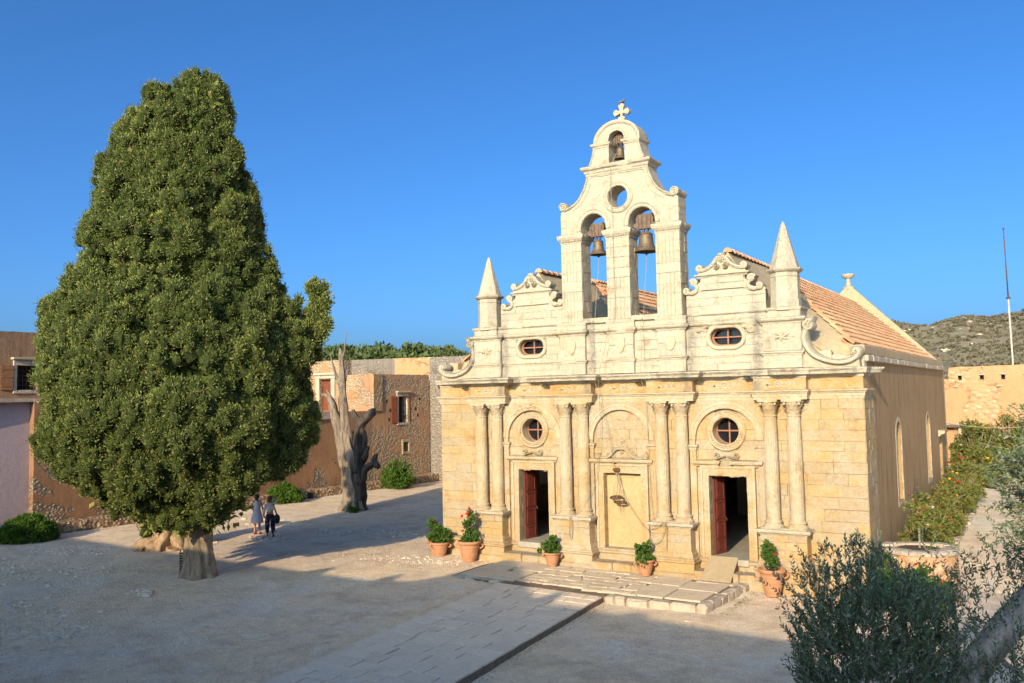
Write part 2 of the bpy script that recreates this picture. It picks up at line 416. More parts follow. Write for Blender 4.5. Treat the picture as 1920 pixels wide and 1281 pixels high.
        if not closed and capends:
            T = tessellate_polygon([[Vector((p[0], p[1], 0)) for p in prof]])
            for t_ in T: F.append(tuple(t_)); F.append(tuple((m - 1) * K + i for i in reversed(t_)))
        return s.add(V, F)
    def tube(s, pts, rads, seg=10, ridge=0, k=5, nz=0, smooth=4, seed=0, flat=1):
        P = [Vector(p) for p in pts]; n = len(P); C = []; RR = []
        for i in range(n - 1):
            p0 = P[max(0, i - 1)]; p1 = P[i]; p2 = P[i + 1]; p3 = P[min(n - 1, i + 2)]
            for j in range(smooth):
                t_ = j / smooth
                C.append(.5 * ((2 * p1) + (p2 - p0) * t_ + (2 * p0 - 5 * p1 + 4 * p2 - p3) * t_ ** 2 + (3 * p1 - p0 - 3 * p2 + p3) * t_ ** 3))
                RR.append(rads[i] + (rads[i + 1] - rads[i]) * t_)
        C.append(P[-1]); RR.append(rads[-1]); V = []; F = []
        up = Vector((0, 0, 1)); x = None
        for i, c in enumerate(C):
            d = (C[min(i + 1, len(C) - 1)] - C[max(i - 1, 0)])
            d = d.normalized() if d.length > 1e-6 else up
            if x is None:
                x = d.cross(Vector((.3, 1, .1))).normalized()
            x = (x - d * x.dot(d)).normalized(); y = d.cross(x)
            for q in range(seg):
                a = 2 * math.pi * q / seg
                f = 1
                if ridge:
                    f += ridge * math.sin(k * a + seed + 1.2 * math.sin(i * .35 + seed)) + ridge * .6 * math.sin((k * 2 + 1) * a + i * .21)
                v = c + (x * math.cos(a) + y * math.sin(a) * flat) * RR[i] * f
                if nz: v += noise.noise_vector(v * 2.2 + Vector((seed, 0, 0))) * nz * min(1, RR[i] * 3)
                V.append(v)
        m = len(C)
        for i in range(m - 1):
            for q in range(seg): F.append((i * seg + q, i * seg + (q + 1) % seg, (i + 1) * seg + (q + 1) % seg, (i + 1) * seg + q))
        F.append(tuple(range(seg - 1, -1, -1))); F.append(tuple((m - 1) * seg + q for q in range(seg)))
        return s.add(V, F)
    def ball(s, c, r, seg=8, rings=5, sc_=(1, 1, 1), nz=0):
        V = []; F = []
        for i in range(rings + 1):
            ph = math.pi * i / rings
            for k in range(seg):
                a = 2 * math.pi * k / seg
                v = Vector((math.sin(ph) * math.cos(a) * sc_[0], math.sin(ph) * math.sin(a) * sc_[1], math.cos(ph) * sc_[2])) * r + Vector(c)
                if nz: v += noise.noise_vector(v * (1.2 / r)) * nz * r
                V.append(v)
        for i in range(rings):
            for k in range(seg): F.append((i * seg + k, (i + 1) * seg + k, (i + 1) * seg + (k + 1) % seg, i * seg + (k + 1) % seg))
        return s.add(V, F)
    def mesh(s, name, mat=None, smooth=False, fix=True, weld=False, auto=None):
        me = bpy.data.meshes.new(name); me.from_pydata(s.V, [], s.F)
        if fix or weld:
            bm = bmesh.new(); bm.from_mesh(me)
            if weld: bmesh.ops.remove_doubles(bm, verts=bm.verts, dist=1e-4)
            bmesh.ops.recalc_face_normals(bm, faces=bm.faces); bm.to_mesh(me); bm.free()
        if smooth: me.polygons.foreach_set('use_smooth', [True] * len(me.polygons))
        if auto:
            me.polygons.foreach_set('use_smooth', [True] * len(me.polygons)); me.set_sharp_from_angle(angle=rad(auto))
        if mat: me.materials.append(mat)
        return me
    def obj(s, name, mat=None, parent=None, loc=(0, 0, 0), rz=0, **k):
        o = bpy.data.objects.new(name, s.mesh(name, mat, **k)); o.location = loc; o.rotation_euler = (0, 0, rz)
        COL.objects.link(o)
        if parent: o.parent = parent
        return o
def inst(name, me, parent=None, loc=(0, 0, 0), rot=(0, 0, 0), scl=(1, 1, 1)):
    o = bpy.data.objects.new(name, me); o.location = loc; o.rotation_euler = rot; o.scale = scl; COL.objects.link(o)
    if parent: o.parent = parent
    return o
def copy_tree(o, parent=None):
    c = o.copy(); COL.objects.link(c)
    if parent: c.parent = parent
    for ch in list(o.children): copy_tree(ch, c)
    return c

def quads_mesh(name, V, mat, nper=4):
    """V (N,nper,3) numpy -> mesh of N faces"""
    N = V.shape[0]; me = bpy.data.meshes.new(name)
    me.vertices.add(N * nper); me.vertices.foreach_set('co', V.reshape(-1).astype(np.float32))
    me.loops.add(N * nper); me.loops.foreach_set('vertex_index', np.arange(N * nper, dtype=np.int32))
    me.polygons.add(N); me.polygons.foreach_set('loop_start', np.arange(0, N * nper, nper, dtype=np.int32))
    me.update(calc_edges=True); me.materials.append(mat)
    return me
def unit(a): return a / np.maximum(1e-6, np.linalg.norm(a, axis=1, keepdims=True))
def leaf_quads(P, D, L, W, fold=.0):
    N = len(P); rnd = NP.normal(size=(N, 3)); S = unit(np.cross(D, rnd)); Nn = np.cross(D, S)
    L = np.asarray(L).reshape(-1, 1) * np.ones((N, 1)); W = np.asarray(W).reshape(-1, 1) * np.ones((N, 1))
    mid = P + D * L * .45
    return np.stack([P, mid + S * W + Nn * W * fold, P + D * L, mid - S * W + Nn * W * fold], 1)
def lumps(centers, radii, n, L, W, up=.3, stretch=1.0, shell=.55):
    """leaf-sized faces spread through many small clumps"""
    C = np.repeat(np.asarray(centers), n, 0); Rr = np.repeat(np.asarray(radii), n)[:, None]
    d = unit(NP.normal(size=C.shape)); rr = shell + (1 - shell) * NP.rand(len(C), 1)
    off = d * Rr * rr; off[:, 2] *= stretch
    D = unit(d + np.array([0, 0, up]) + NP.normal(size=d.shape) * .35)
    return leaf_quads(C + off, D, L * (.7 + .6 * NP.rand(len(C))), W * (.7 + .6 * NP.rand(len(C))))

FX = lambda u, v, h: (u, -h, v)           # facade plane: u=x, v=z, h = proud of the wall (towards the courtyard)
SXR = lambda u, v, h: (7.5 + h, u, v)     # south flank: u=y, v=z
def arc(cx, cz, r, a0, a1, n=24, rz=None):
    rz = rz or r
    return [(cx + r * math.cos(rad(a0 + (a1 - a0) * i / n)), cz + rz * math.sin(rad(a0 + (a1 - a0) * i / n))) for i in range(n + 1)]
def spiral(cx, cz, r0, r1, a0, turns, n=22):
    return [(cx + (r0 + (r1 - r0) * i / n) * math.cos(a0 + turns * 2 * math.pi * i / n), cz + (r0 + (r1 - r0) * i / n) * math.sin(a0 + turns * 2 * math.pi * i / n)) for i in range(n + 1)]

def block(mb, u0, u1, v0, v1, h, mp, back=.03, g=.002, b=.006):
    """one ashlar: chamfered front, uneven"""
    u0 += g; u1 -= g; v0 += g; v1 -= g
    j = lambda a: R_.uniform(-a, a)
    q = [(u0, v0), (u1, v0), (u1, v1), (u0, v1)]; b = min(b, (u1 - u0) * .2, (v1 - v0) * .2)
    t1, t2 = j(.006), j(.006); V = []
    for (u, v) in q: V.append(mp(u, v, -back))
    for (u, v) in q: V.append(mp(u + j(.004), v + j(.004), h - b))
    for i, (u, v) in enumerate(q):
        du = b if u == u0 else -b; dv = b if v == v0 else -b
        V.append(mp(u + du + j(.005), v + dv + j(.005), h + (t1 if u == u0 else -t1) + (t2 if v == v0 else -t2)))
    F = [(8, 9, 10, 11)]
    for i in range(4):
        k = (i + 1) % 4; F.append((i, k, 4 + k, 4 + i)); F.append((4 + i, 4 + k, 8 + k, 8 + i))
    mb.add(V, F)
def courses(u0, u1, vs, excl=(), wmin=.45, wmax=.95, seed=1):
    """ashlar layout: list of (u0,u1,v0,v1); excl = rects (u0,u1,v0,v1) or circles ('c',u,v,r)"""
    rr = random.Random(seed); out = []
    for v0, v1 in zip(vs[:-1], vs[1:]):
        free = [(u0, u1)]
        for e in excl:
            if e[0] == 'c':
                vm = (v0 + v1) / 2; dv = min(abs(v0 - e[2]), abs(v1 - e[2])) if not (v0 < e[2] < v1) else 0
                if dv >= e[3]: continue
                hc = math.sqrt(e[3] ** 2 - dv ** 2); a, b = e[1] - hc, e[1] + hc
            else:
                if e[3] <= v0 + .02 or e[2] >= v1 - .02: continue
                a, b = e[0], e[1]
            nf = []
            for p, q in free:
                if b <= p or a >= q: nf.append((p, q)); continue
                if a > p + .05: nf.append((p, a))
                if b < q - .05: nf.append((b, q))
            free = nf
        for p, q in free:
            x = p
            while x < q - 1e-6:
                w = rr.uniform(wmin, wmax)
                if q - (x + w) < wmin * .6: w = q - x
                out.append((x, min(q, x + w), v0, v1)); x += w
    return out

# ================================================================== THE GROUND AND HILLS
def sstep(a, b, x):
    t_ = min(1, max(0, (x - a) / (b - a))); return t_ * t_ * (3 - 2 * t_)
def gh(x, y):
    """height of the courtyard ground"""
    h = .035 - .14 * sstep(-1.5, 2.0, x) * sstep(6, 2, y)
    h += .035 * noise.noise(Vector((x * .35, y * .35, 1.7))) + .014 * noise.noise(Vector((x * 1.6, y * 1.6, 4.0)))
    if y > -1.2 and abs(x) < 8.4 and y < 22: h = min(h, .03) * .6
    h += sstep(6.6, 7.6, x) * sstep(60, 30, x) * min(1.25, .037 * max(0, y - 2))
    return h
def axis(lo, hi, near0, near1, st):
    a = list(np.arange(near0, near1 + 1e-6, st)); d = st; x = near0
    L = []
    while x > lo: d *= 1.35; x -= d; L.append(x)
    a = L[::-1] + a; d = st; x = a[-1]
    while x < hi: d *= 1.35; x += d; a.append(x)
    return a
gx = axis(-2500, 2500, -27, 13, .28); gy = axis(-2500, 2500, -20, 24, .30)
V = []; F = []
for j, y in enumerate(gy):
    for i, x in enumerate(gx):
        near = -60 < x < 40 and -60 < y < 70
        V.append((x, y, gh(x, y) if near else 0))
nx = len(gx)
for j in range(len(gy) - 1):
    for i in range(nx - 1): F.append((j * nx + i, j * nx + i + 1, (j + 1) * nx + i + 1, (j + 1) * nx + i))
mb = MB(); mb.V = V; mb.F = F
tag(mb.obj('ground', M['ground'], smooth=True, fix=False), kind='structure')

# hills: a polar sheet round the church, low and wooded to the north-west, high and rocky to the north
V = []; F = []
NR, NA = 60, 220
def hillz(r, az):
    """az: degrees left of +Y"""
    wl = sstep(22, 38, az)
    left = 9.9 * sstep(60, 130, r) + 3.5 * sstep(150, 500, r)
    right = 34.5 * sstep(110, 430, r) - 6 * sstep(440, 560, r) + 10 * sstep(600, 1100, r)
    right *= 1 + .05 * math.sin(az * .55 + 1.0) + .03 * math.sin(az * 1.7)
    z = left * wl + right * (1 - wl)
    x, y = 12 - r * math.sin(rad(az)), -26 + r * math.cos(rad(az))
    z += (noise.noise(Vector((x * .012, y * .012, 0))) * 5 + noise.noise(Vector((x * .05, y * .05, 3))) * 1.5) * sstep(140, 350, r) * (1 - .85 * wl)
    return max(-.5, z) , x, y
for i in range(NR):
    r = 78 * (1300 / 78) ** (i / (NR - 1))
    for k in range(NA):
        az = -65 + 175 * k / (NA - 1)
        z, x, y = hillz(r, az)
        V.append((x, y, z - (.6 if i == 0 else 0)))
for i in range(NR - 1):
    for k in range(NA - 1): F.append((i * NA + k, i * NA + k + 1, (i + 1) * NA + k + 1, (i + 1) * NA + k))
mb = MB(); mb.V = V; mb.F = F
tag(mb.obj('hills', M['hill'], smooth=True), kind='structure')
# oak wood on the low hill, one mass of crowns made of leaf clumps
cs = []; rs = []
rr = random.Random(5)
for _ in range(1500):
    r = rr.uniform(104, 215); az = rr.uniform(26, 66)
    z, x, y = hillz(r, az); cr_ = rr.uniform(1.4, 2.7)
    cs.append((x, y, z + cr_ * .75)); rs.append(cr_)
for _ in range(130):
    r = rr.uniform(80, 95); az = rr.uniform(2, 24); z, x, y = hillz(r, az); cs.append((x, y, z + 1.5)); rs.append(rr.uniform(1.2, 2.2))
C_ = np.repeat(np.array(cs), 5, 0); Rr = np.repeat(np.array(rs), 5)
C_ = C_ + unit(NP.normal(size=C_.shape)) * Rr[:, None] * np.array([.75, .75, .45]) * NP.rand(len(C_), 1)
me = quads_mesh('wood', lumps(C_, Rr * .55, 62, .62, .26, .4, .8, .7), M['oak'])
tag(inst('oak_wood', me), kind='stuff')
cs = []; rs = []
for _ in range(13000):
    r = rr.uniform(105, 440); az = rr.uniform(-14, 24)
    z, x, y = hillz(r, az)
    if noise.noise(Vector((x * .03, y * .03, 7))) < rr.uniform(-.75, .45): continue
    s_ = rr.uniform(.3, .95) * (1.9 if rr.random() < .04 else 1); cs.append((x, y, z + s_ * .25)); rs.append(s_)
me = quads_mesh('scrub', lumps(cs, rs, 22, .62, .30, .3, .6, .6), M['scrub'])
tag(inst('hillside_scrub', me), kind='stuff')
# pale boulders on the hillside
mb = MB()
for _ in range(420):
    r = rr.uniform(130, 430); az = rr.uniform(-14, 24); z, x, y = hillz(r, az)
    if noise.noise(Vector((x * .02, y * .03, 17))) < .05: continue
    s_ = rr.uniform(.3, 1.0); mb.ball((x, y, z + s_ * .1), s_, 6, 4, (1.3, 1, .5), .5)
tag(mb.obj('hillside_boulders', M['rock'], fix=False), kind='stuff')

# ================================================================== THE CHURCH
CH = emp('church', (0, 0, 0))
tag(CH, 'cream limestone church with twin gables and a three bell gable over its carved front', 'church')
STONES = []          # (quad, mapping, h, back, parent, material)

# ---- front wall
def circ(cx, cz, r, n=28): return [(cx + r * math.cos(2 * math.pi * i / n), cz + r * math.sin(2 * math.pi * i / n)) for i in range(n)]
def stad(cx, cz, hw, hh, n=10):
    L = [(cx + hw - hh + hh * math.cos(a), cz + hh * math.sin(a)) for a in np.linspace(-math.pi / 2, math.pi / 2, n)]
    return L + [(cx - hw + hh + hh * math.cos(a), cz + hh * math.sin(a)) for a in np.linspace(math.pi / 2, 3 * math.pi / 2, n)]
DX = (-3.5, 3.46)
NC = -.1
holes = [[(c - .6, .68), (c + .6, .68), (c + .6, 3.2), (c - .6, 3.2)] for c in DX] + [[(NC - .67, .7), (NC + .67, .7), (NC + .67, 3.18), (NC - .67, 3.18)]]
holes += [circ(DX[0] + .02, 4.58, .42), circ(DX[1], 4.58, .42)]
mb = MB().poly([(-7.47, -.3), (7.47, -.3), (7.47, 6.44), (-7.47, 6.44)], holes, -.9, -.03, FX)
lower = mb.obj('front_wall', M['joint'], CH)
OV = (-3.5, 3.55)
mb = MB().poly([(-5.82, 6.44), (5.82, 6.44), (5.82, 8.25), (4.85, 8.25), (4.72, 8.95), (4.2, 9.0), (4.2, 9.42), (2.78, 9.42), (2.78, 9.0), (2.3, 8.95), (2.3, 8.2),
                (-2.2, 8.2), (-2.2, 8.95), (-2.7, 9.0), (-2.7, 9.42), (-4.12, 9.42), (-4.12, 9.0), (-4.65, 8.95), (-4.78, 8.25), (-5.82, 8.25)],
               [stad(c, 7.5, .5, .27) for c in OV], -.6, -.03, FX)
attic = mb.obj('attic_wall', M['joint'], CH)

# ashlar of the lower front
vs = [.7, 1.0, 1.32, 1.66, 1.99, 2.33, 2.68, 3.02, 3.36, 3.69, 4.0, 4.3, 4.62, 4.93, 5.23, 5.53]
ex = [(c - .87, c + .87, .6, 3.52) for c in DX] + [(NC - .93, NC + .93, .6, 3.5), ('c', DX[0] + .02, 4.58, .5), ('c', DX[1], 4.58, .5)]
for q in courses(-7.5, 7.5, vs, ex, .42, 1.0, 3): STONES.append((q, FX, R_.uniform(-.006, .012), .035, lower, M['facade']))
vs = [6.47, 6.68, 6.92, 7.22, 7.53, 7.84, 8.05, 8.25]
ex = [(c - .62, c + .62, 7.2, 7.8) for c in OV]
for q in courses(-5.85, 5.85, vs, ex, .5, 1.1, 5): STONES.append((q, FX, R_.uniform(-.006, .01), .035, attic, M['pale']))
for a, b in ((-4.75, -2.2), (2.3, 4.83)):
    for q in courses(a, b, [8.25, 8.5, 8.75, 8.97], (), .5, 1.1, 8): STONES.append((q, FX, R_.uniform(-.006, .01), .035, attic, M['pale']))
for a, b in ((-4.1, -2.72), (2.8, 4.18)):
    for q in courses(a, b, [9.0, 9.2, 9.4], (), .5, .8, 9): STONES.append((q, FX, .03, .06, attic, M['pale']))
# quoins on the flank and its return on the north side
for q in courses(.03, 1.65, [.7, 1.0, 1.32, 1.66, 1.99, 2.33, 2.68, 3.02, 3.36, 3.69, 4.0, 4.3, 4.62, 4.93, 5.23, 5.53], (), .5, .9, 12):
    STONES.append((q, SXR, .015, .04, lower, M['facade']))
# attic pilasters
for a, b in ((-5.87, -4.72), (-2.27, -1.3), (-.42, .48), (1.33, 2.27), (4.72, 5.87)):
    for v0, v1 in ((6.47, 6.86), (6.98, 7.4), (7.4, 7.84)):
        STONES.append(((a, b, v0, v1), FX, .12, .15, attic, M['pale']))

# ---- side, rear and north walls
def archhole(c, hw, z0, z1, n=12):
    return [(c - hw, z0), (c + hw, z0)] + [(c + hw * math.cos(a), z1 - hw + hw * math.sin(a)) for a in np.linspace(0, math.pi, n)]
sw = MB().poly([(.9, -.3), (21, -.3), (21, 6.62), (.9, 6.62)], [archhole(6.15, .55, 1.95, 4.65), archhole(14.3, .55, 1.95, 4.68), [(18.1, .3), (19.2, .3), (19.2, 3.5), (18.1, 3.5)]], -.9, 0, SXR)
flank = sw.obj('side_wall', M['side_plaster'], CH)
MB().poly([(.9, -.3), (21, -.3), (21, 6.62), (.9, 6.62)], [archhole(6.15, .5, 2, 4.6), archhole(14.3, .5, 2, 4.6)], -.9, 0, lambda u, v, h: (-7.5 - h, u, v)).obj('side_wall', M['side_plaster'], CH)
MB().poly([(-7.5, -.3), (7.5, -.3), (7.5, 6.9), (7.28, 7.15), (3.4, 11.15), (3.2, 11.15), (0, 7.8), (-3.2, 11.15), (-3.4, 11.15), (-7.28, 7.15), (-7.5, 6.9)], [], 21.0, 21.5, lambda u, v, h: (u, h, v), rough=.01).obj('rear_gable', M['gable_plaster'], CH)
for yc, w_ in ((6.15, .55), (14.3, .55)):
    g = tag(MB().poly(archhole(yc, w_ + .0, 1.95, 4.66), [], -.62, -.60, SXR).obj('side_window', M['glass'], CH))
    # surround
    o1 = archhole(yc, w_ + .16, 1.8, 4.82); i1 = archhole(yc, w_, 1.95, 4.66)
    MB().poly(o1, [i1], -.02, .012, SXR, rough=.008).obj('surround', M['pale'], g)
    m2 = MB(); m2.box(6.86, 6.9, yc - .02, yc + .02, 1.95, 4.6)
    for zz in (2.5, 3.1, 3.7, 4.3): m2.box(6.865, 6.895, yc - .54, yc + .54, zz - .015, zz + .015)
    m2.obj('window_grille', M['frame'], g)
sd_ = MB().box(7.0, 7.06, 18.1, 19.2, .3, 3.5).obj('side_door', M['niche_plaster'], CH)
MB().sweep([(7.5, 17.9), (7.5, 19.4)], [(-.02, 3.55), (.06, 3.55), (.08, 3.62), (.26, 3.7), (.28, 3.8), (-.02, 3.84)], step=.2, er=.01, chip=.4).obj('door_hood', M['carved'], sd_)
# eave stones, parapet, roof
for k in range(26):
    y0 = .42 + k * .79
    if y0 > 20.9: break
    m2 = MB().rbox(7.3, 7.62 + R_.uniform(-.012, .012), y0 + .006, min(21, y0 + .784), 6.6, 6.79 + R_.uniform(-.01, .01), .03, .006)
    m2.obj('eave_stone', M['pale'], CH)
MB().rbox(7.08, 7.5, .5, 21.0, 6.79, 7.1, .04).obj('roof_parapet', M['gable_plaster'], CH)
MB().rbox(-7.5, -7.08, .5, 21.0, 6.62, 7.1, .04).obj('roof_parapet', M['gable_plaster'], CH)
zr = lambda x: 10.25 - .875 * abs(abs(x) - 3.5)
RO = [(-7.15, zr(7.15)), (-3.5, 10.25), (0, zr(0)), (3.5, 10.25), (7.15, zr(7.15))]
roof = MB().poly(RO + [(x, z - .3) for x, z in RO[::-1]], [], 5.6, 21.0, lambda u, v, h: (u, h, v)).obj('roof', M['bed'], CH)
def zfront(d):                       # lower front edge of the plastered half hip, d = distance from the ridge
    return 10.25 - 1.62 * d + .155 * d * d
FG = []
for xr, sgn in ((-3.5, -1), (-3.5, 1), (3.5, -1), (3.5, 1)):
    ds = np.linspace(3.6 if sgn < 0 else 0, 0 if sgn < 0 else 3.6, 9)
    if sgn > 0 : ds = ds[1:]
    for d_ in ds:
        x = xr + sgn * d_
        if abs(x) < .06 and FG and abs(FG[-1][0]) < .2: continue
        FG.append((x, zfront(d_)))
FG = [p for i, p in enumerate(FG) if i == 0 or p[0] > FG[i - 1][0] + .02]
MB().poly([(-7.1, 6.4), (7.1, 6.4)] + FG[::-1], [], .6, .9, lambda u, v, h: (u, h, v)).obj('front_gable', M['gable_plaster'], CH)
def ytile(d): return 1.0 + (3.6 - d) * 1.25
for xr in (-3.5, 3.5):
    for sgn in (-1, 1):
        V = []; F = []; K = 7; m2 = MB(); dmax = 3.6 if (xr > 0) == (sgn > 0) else 3.5
        for k in range(15):
            d_ = dmax * k / 14; x = xr + sgn * d_; yb = ytile(d_) + .1 * noise.noise(Vector((x * 3, 1, 2))); zt = zr(x) + .05; zf = zfront(d_) + .02
            for q in range(K):
                s_ = q / (K - 1); V.append((x, .58 + (yb - .58) * s_, zf + (zt - zf) * (1 - (1 - s_) ** 1.35)))
            V.append((x, yb, zr(x) - .1)); 
        for k in range(14):
            for q in range(K): F.append((k * (K + 1) + q, k * (K + 1) + q + 1, (k + 1) * (K + 1) + q + 1, (k + 1) * (K + 1) + q))
        m2.add(V, F); m2.obj('roof_skirt', M['gable_plaster'], roof, fix=False, smooth=True)
for xr in (-3.5, 3.5):
    for sgn in (-1, 1):
        V = []; F = []; m2 = MB()
        for k in range(13):
            d_ = 3.55 * k / 12; x = xr + sgn * d_; V += [(x, ytile(d_) - .1, zr(x)), (x, 5.7, zr(x)), (x, ytile(d_) - .1, zr(x) - .25), (x, 5.7, zr(x) - .25)]
        for k in range(12):
            p = 4 * k; q = p + 4; F += [(p, p + 1, q + 1, q), (p + 2, p + 3, q + 3, q + 2), (p, q, q + 2, p + 2)]
        m2.add(V, F); m2.obj('roof_bedding', M['bed'], roof)
# barrel tiles
def tile_mesh(seg=5):
    m2 = MB(); V = []; F = []
    for (y_, r0, off) in ((0, .118, 0), (.43, .074, .0)):
        for k in range(seg + 1):
            a = math.pi * k / seg; V.append((y_, r0 * math.cos(a), r0 * math.sin(a)))
        for k in range(seg + 1):
            a = math.pi * k / seg; V.append((y_, (r0 - .014) * math.cos(a), (r0 - .014) * math.sin(a)))
    n = seg + 1
    for k in range(seg):
        F += [(k, k + 1, 2 * n + k + 1, 2 * n + k), (n + k, 3 * n + k, 3 * n + k + 1, n + k + 1), (k, n + k, n + k + 1, k + 1)]
    m2.add(V, F); return m2
TM = tile_mesh(); tile_me = TM.mesh('roof_tile', M['tile'])
ang = math.atan(.875); NT_ = 0
allt = MB()
def tile_xf(x, y, z, sg, up=True, lift=0.0):
    """sg=+1: slope falls toward +x"""
    ex = Vector((-math.cos(ang) * sg, 0, math.sin(ang)))          # up the slope
    ez = Vector((math.sin(ang) * sg, 0, math.cos(ang)))           # off the roof
    ey = ez.cross(ex)
    tw = R_.uniform(-.035, .035)
    if up: ez = (ez + ex * .055).normalized(); ex = (ex - ez * ex.dot(ez)).normalized()
    ex2 = (ex + ey * tw).normalized(); ey2 = ez.cross(ex2)
    if not up: ey2 = -ey2; ez = -ez
    m = Matrix((ex2, ey2, ez)).transposed().to_4x4()
    m.translation = Vector((x, y, z)) + (ez if up else -ez) * lift + Vector((0, R_.uniform(-.008, .008), 0))
    return m
covers = []
for (x0, sg, ye) in ((7.12, 1, None), (.12, -1, 1.1), (-.12, 1, 1.1), (-7.12, -1, None)):
    L = math.hypot(3.55, 3.34); nc = int(L / .325)
    ys = 1.0
    while ys < 20.85:
        for c in range(nc + 1):
            d = c * .325; x = x0 - sg * math.cos(ang) * d; 
            if ys < ytile(abs(abs(x) - 3.5)) + .02: continue
            covers.append((x, ys, zr(x) + .035 + .012, sg, x0))
        ys += .255
near = [c for c in covers if c[4] == 7.12]
rest = [c for c in covers if c[4] != 7.12]
near.sort(key=lambda c: c[1])
for i, (x, y, z, sg, x0) in enumerate(near):
    mt = tile_xf(x, y, z, sg, True, R_.uniform(.0, .012))
    if i < 300:
        o = inst('roof_tile', tile_me, roof); o.matrix_world = mt
    else:
        allt.add([mt @ Vector(v) for v in TM.V], TM.F)
    mt2 = tile_xf(x, y + .1275, z - .09, sg, False)
    allt.add([mt2 @ Vector(v) for v in TM.V], TM.F)
for i, (x, y, z, sg, x0) in enumerate(rest):
    if x0 == .12 and y > 6: continue
    mt = tile_xf(x, y, z, sg, True, 0); allt.add([mt @ Vector(v) for v in TM.V], TM.F)
tag(allt.obj('roof_tiling', M['tile'], roof, fix=False), kind='stuff')
for xr in (3.5, -3.5):
    y = .62
    while y < 20.9:
        m2 = MB(); V = []; F = []
        for (yy, r0) in ((0, .15), (.44, .12)):
            for k in range(8):
                a = math.pi * k / 7; V.append((xr + r0 * math.cos(a), y + yy, 10.20 + (.02 if yy else .045) + r0 * math.sin(a)))
        for k in range(7): F.append((k, k + 1, 9 + k, 8 + k))
        F.append(tuple(range(8)))
        m2.add(V, F); m2.obj('ridge_tile', M['tile'], roof, fix=False); y += .4
# rear finial
MB().lathe([(.30, 11.0), (.30, 11.12), (.14, 11.2), (.11, 11.45), (.13, 11.55), (.3, 11.66), (.33, 11.74), (.33, 11.8), (.1, 11.82)], 3.25, 21.25, 10).obj('rear_finial', M['pale'], CH, auto=40)

# ---- entablature
EP = [(-7.5, 1.1), (-7.5, 0)]
for a, b in ((-5.97, -4.45), (-2.55, -1.02), (1.0, 2.52), (4.47, 5.98)): EP += [(a, 0), (a, -.34), (b, -.34), (b, 0)]
EP += [(7.5, 0), (7.5, 1.1)]
MB().sweep(EP, [(-.38, 5.53), (.03, 5.53), (.03, 5.61), (.055, 5.612), (.055, 5.70), (.08, 5.702), (.10, 5.74), (.14, 5.77), (.14, 5.81), (-.38, 5.82)], er=.008, chip=.25, step=.12).obj('architrave', M['carved'], CH)
MB().sweep(EP, [(-.38, 5.82), (.015, 5.82), (.015, 6.17), (-.38, 6.17)], er=.006, step=.3).obj('frieze', M['frieze'], CH)
MB().sweep(EP, [(-.38, 6.17), (.04, 6.17), (.09, 6.215), (.13, 6.245), (.37, 6.265), (.39, 6.33), (.46, 6.39), (.46, 6.43), (-.38, 6.475)], er=.014, chip=.62, step=.09).obj('cornice', M['pale'], CH)
AP = [(-5.85, .62), (-5.85, 0)]
for a, b in ((-5.88, -4.7), (-2.29, -1.28), (-.44, .5), (1.31, 2.29), (4.7, 5.88)): AP += [(a, 0), (a, -.12), (b, -.12), (b, 0)]
AP = AP[:1] + [(-5.88, -.12)] + AP[4:-2] + [(5.88, -.12), (5.88, .62)]
def fixpath(P):
    out = [P[0]]
    for p in P[1:]:
        if math.dist(p, out[-1]) > .02: out.append(p)
    return out
AP = [(-5.88, .62), (-5.88, -.12), (-4.7, -.12), (-4.7, 0), (-2.29, 0), (-2.29, -.12), (-1.28, -.12), (-1.28, 0), (-.44, 0), (-.44, -.12), (.5, -.12), (.5, 0),
      (1.31, 0), (1.31, -.12), (2.29, -.12), (2.29, 0), (4.7, 0), (4.7, -.12), (5.88, -.12), (5.88, .62)]
MB().sweep(AP, [(-.15, 6.86), (.02, 6.86), (.03, 6.9), (.07, 6.93), (.07, 6.97), (-.15, 6.99)], er=.008, chip=.3, step=.12).obj('attic_string', M['pale'], CH)
MB().sweep(AP, [(-.15, 7.80), (.02, 7.80), (.04, 7.85), (.12, 7.89), (.15, 7.93), (.15, 7.97), (.05, 8.0), (-.15, 8.0)], er=.01, chip=.55, step=.1).obj('attic_cornice', M['pale'], CH)
BP = [(-2.29, 0), (-2.29, -.12), (-1.28, -.12), (-1.28, 0), (-.44, 0), (-.44, -.12), (.5, -.12), (.5, 0), (1.31, 0), (1.31, -.12), (2.29, -.12), (2.29, 0)]
MB().sweep(BP, [(-.15, 8.0), (.05, 8.0), (.03, 8.12), (.05, 8.2), (.05, 8.25), (-.15, 8.27)], er=.008, chip=.3, step=.12).obj('belfry_plinth', M['pale'], CH)
for sg in (-1, 1):
    a, b = (2.31, 4.85) if sg > 0 else (-4.85, -2.22)
    MB().sweep([(a, 0), (b, 0)], [(-.1, 8.2), (.03, 8.2), (.07, 8.24), (.07, 8.28), (-.1, 8.3)], er=.008, chip=.4, step=.1).obj('gable_string', M['pale'], CH)
# base course
MB().sweep([(-7.5, 1.7), (-7.5, 0), (7.5, 0), (7.5, 1.7)], [(-.02, -.3), (.14, -.3), (.14, .54), (.18, .58), (.18, .64), (.06, .69), (-.02, .69)], er=.012, chip=.2, step=.2).obj('base_course', M['facade'], CH)
for c in DX: MB().rbox(c - .62, c + .62, -.2, .95, .5, .70, .02).obj('threshold', M['floor_in'], CH)
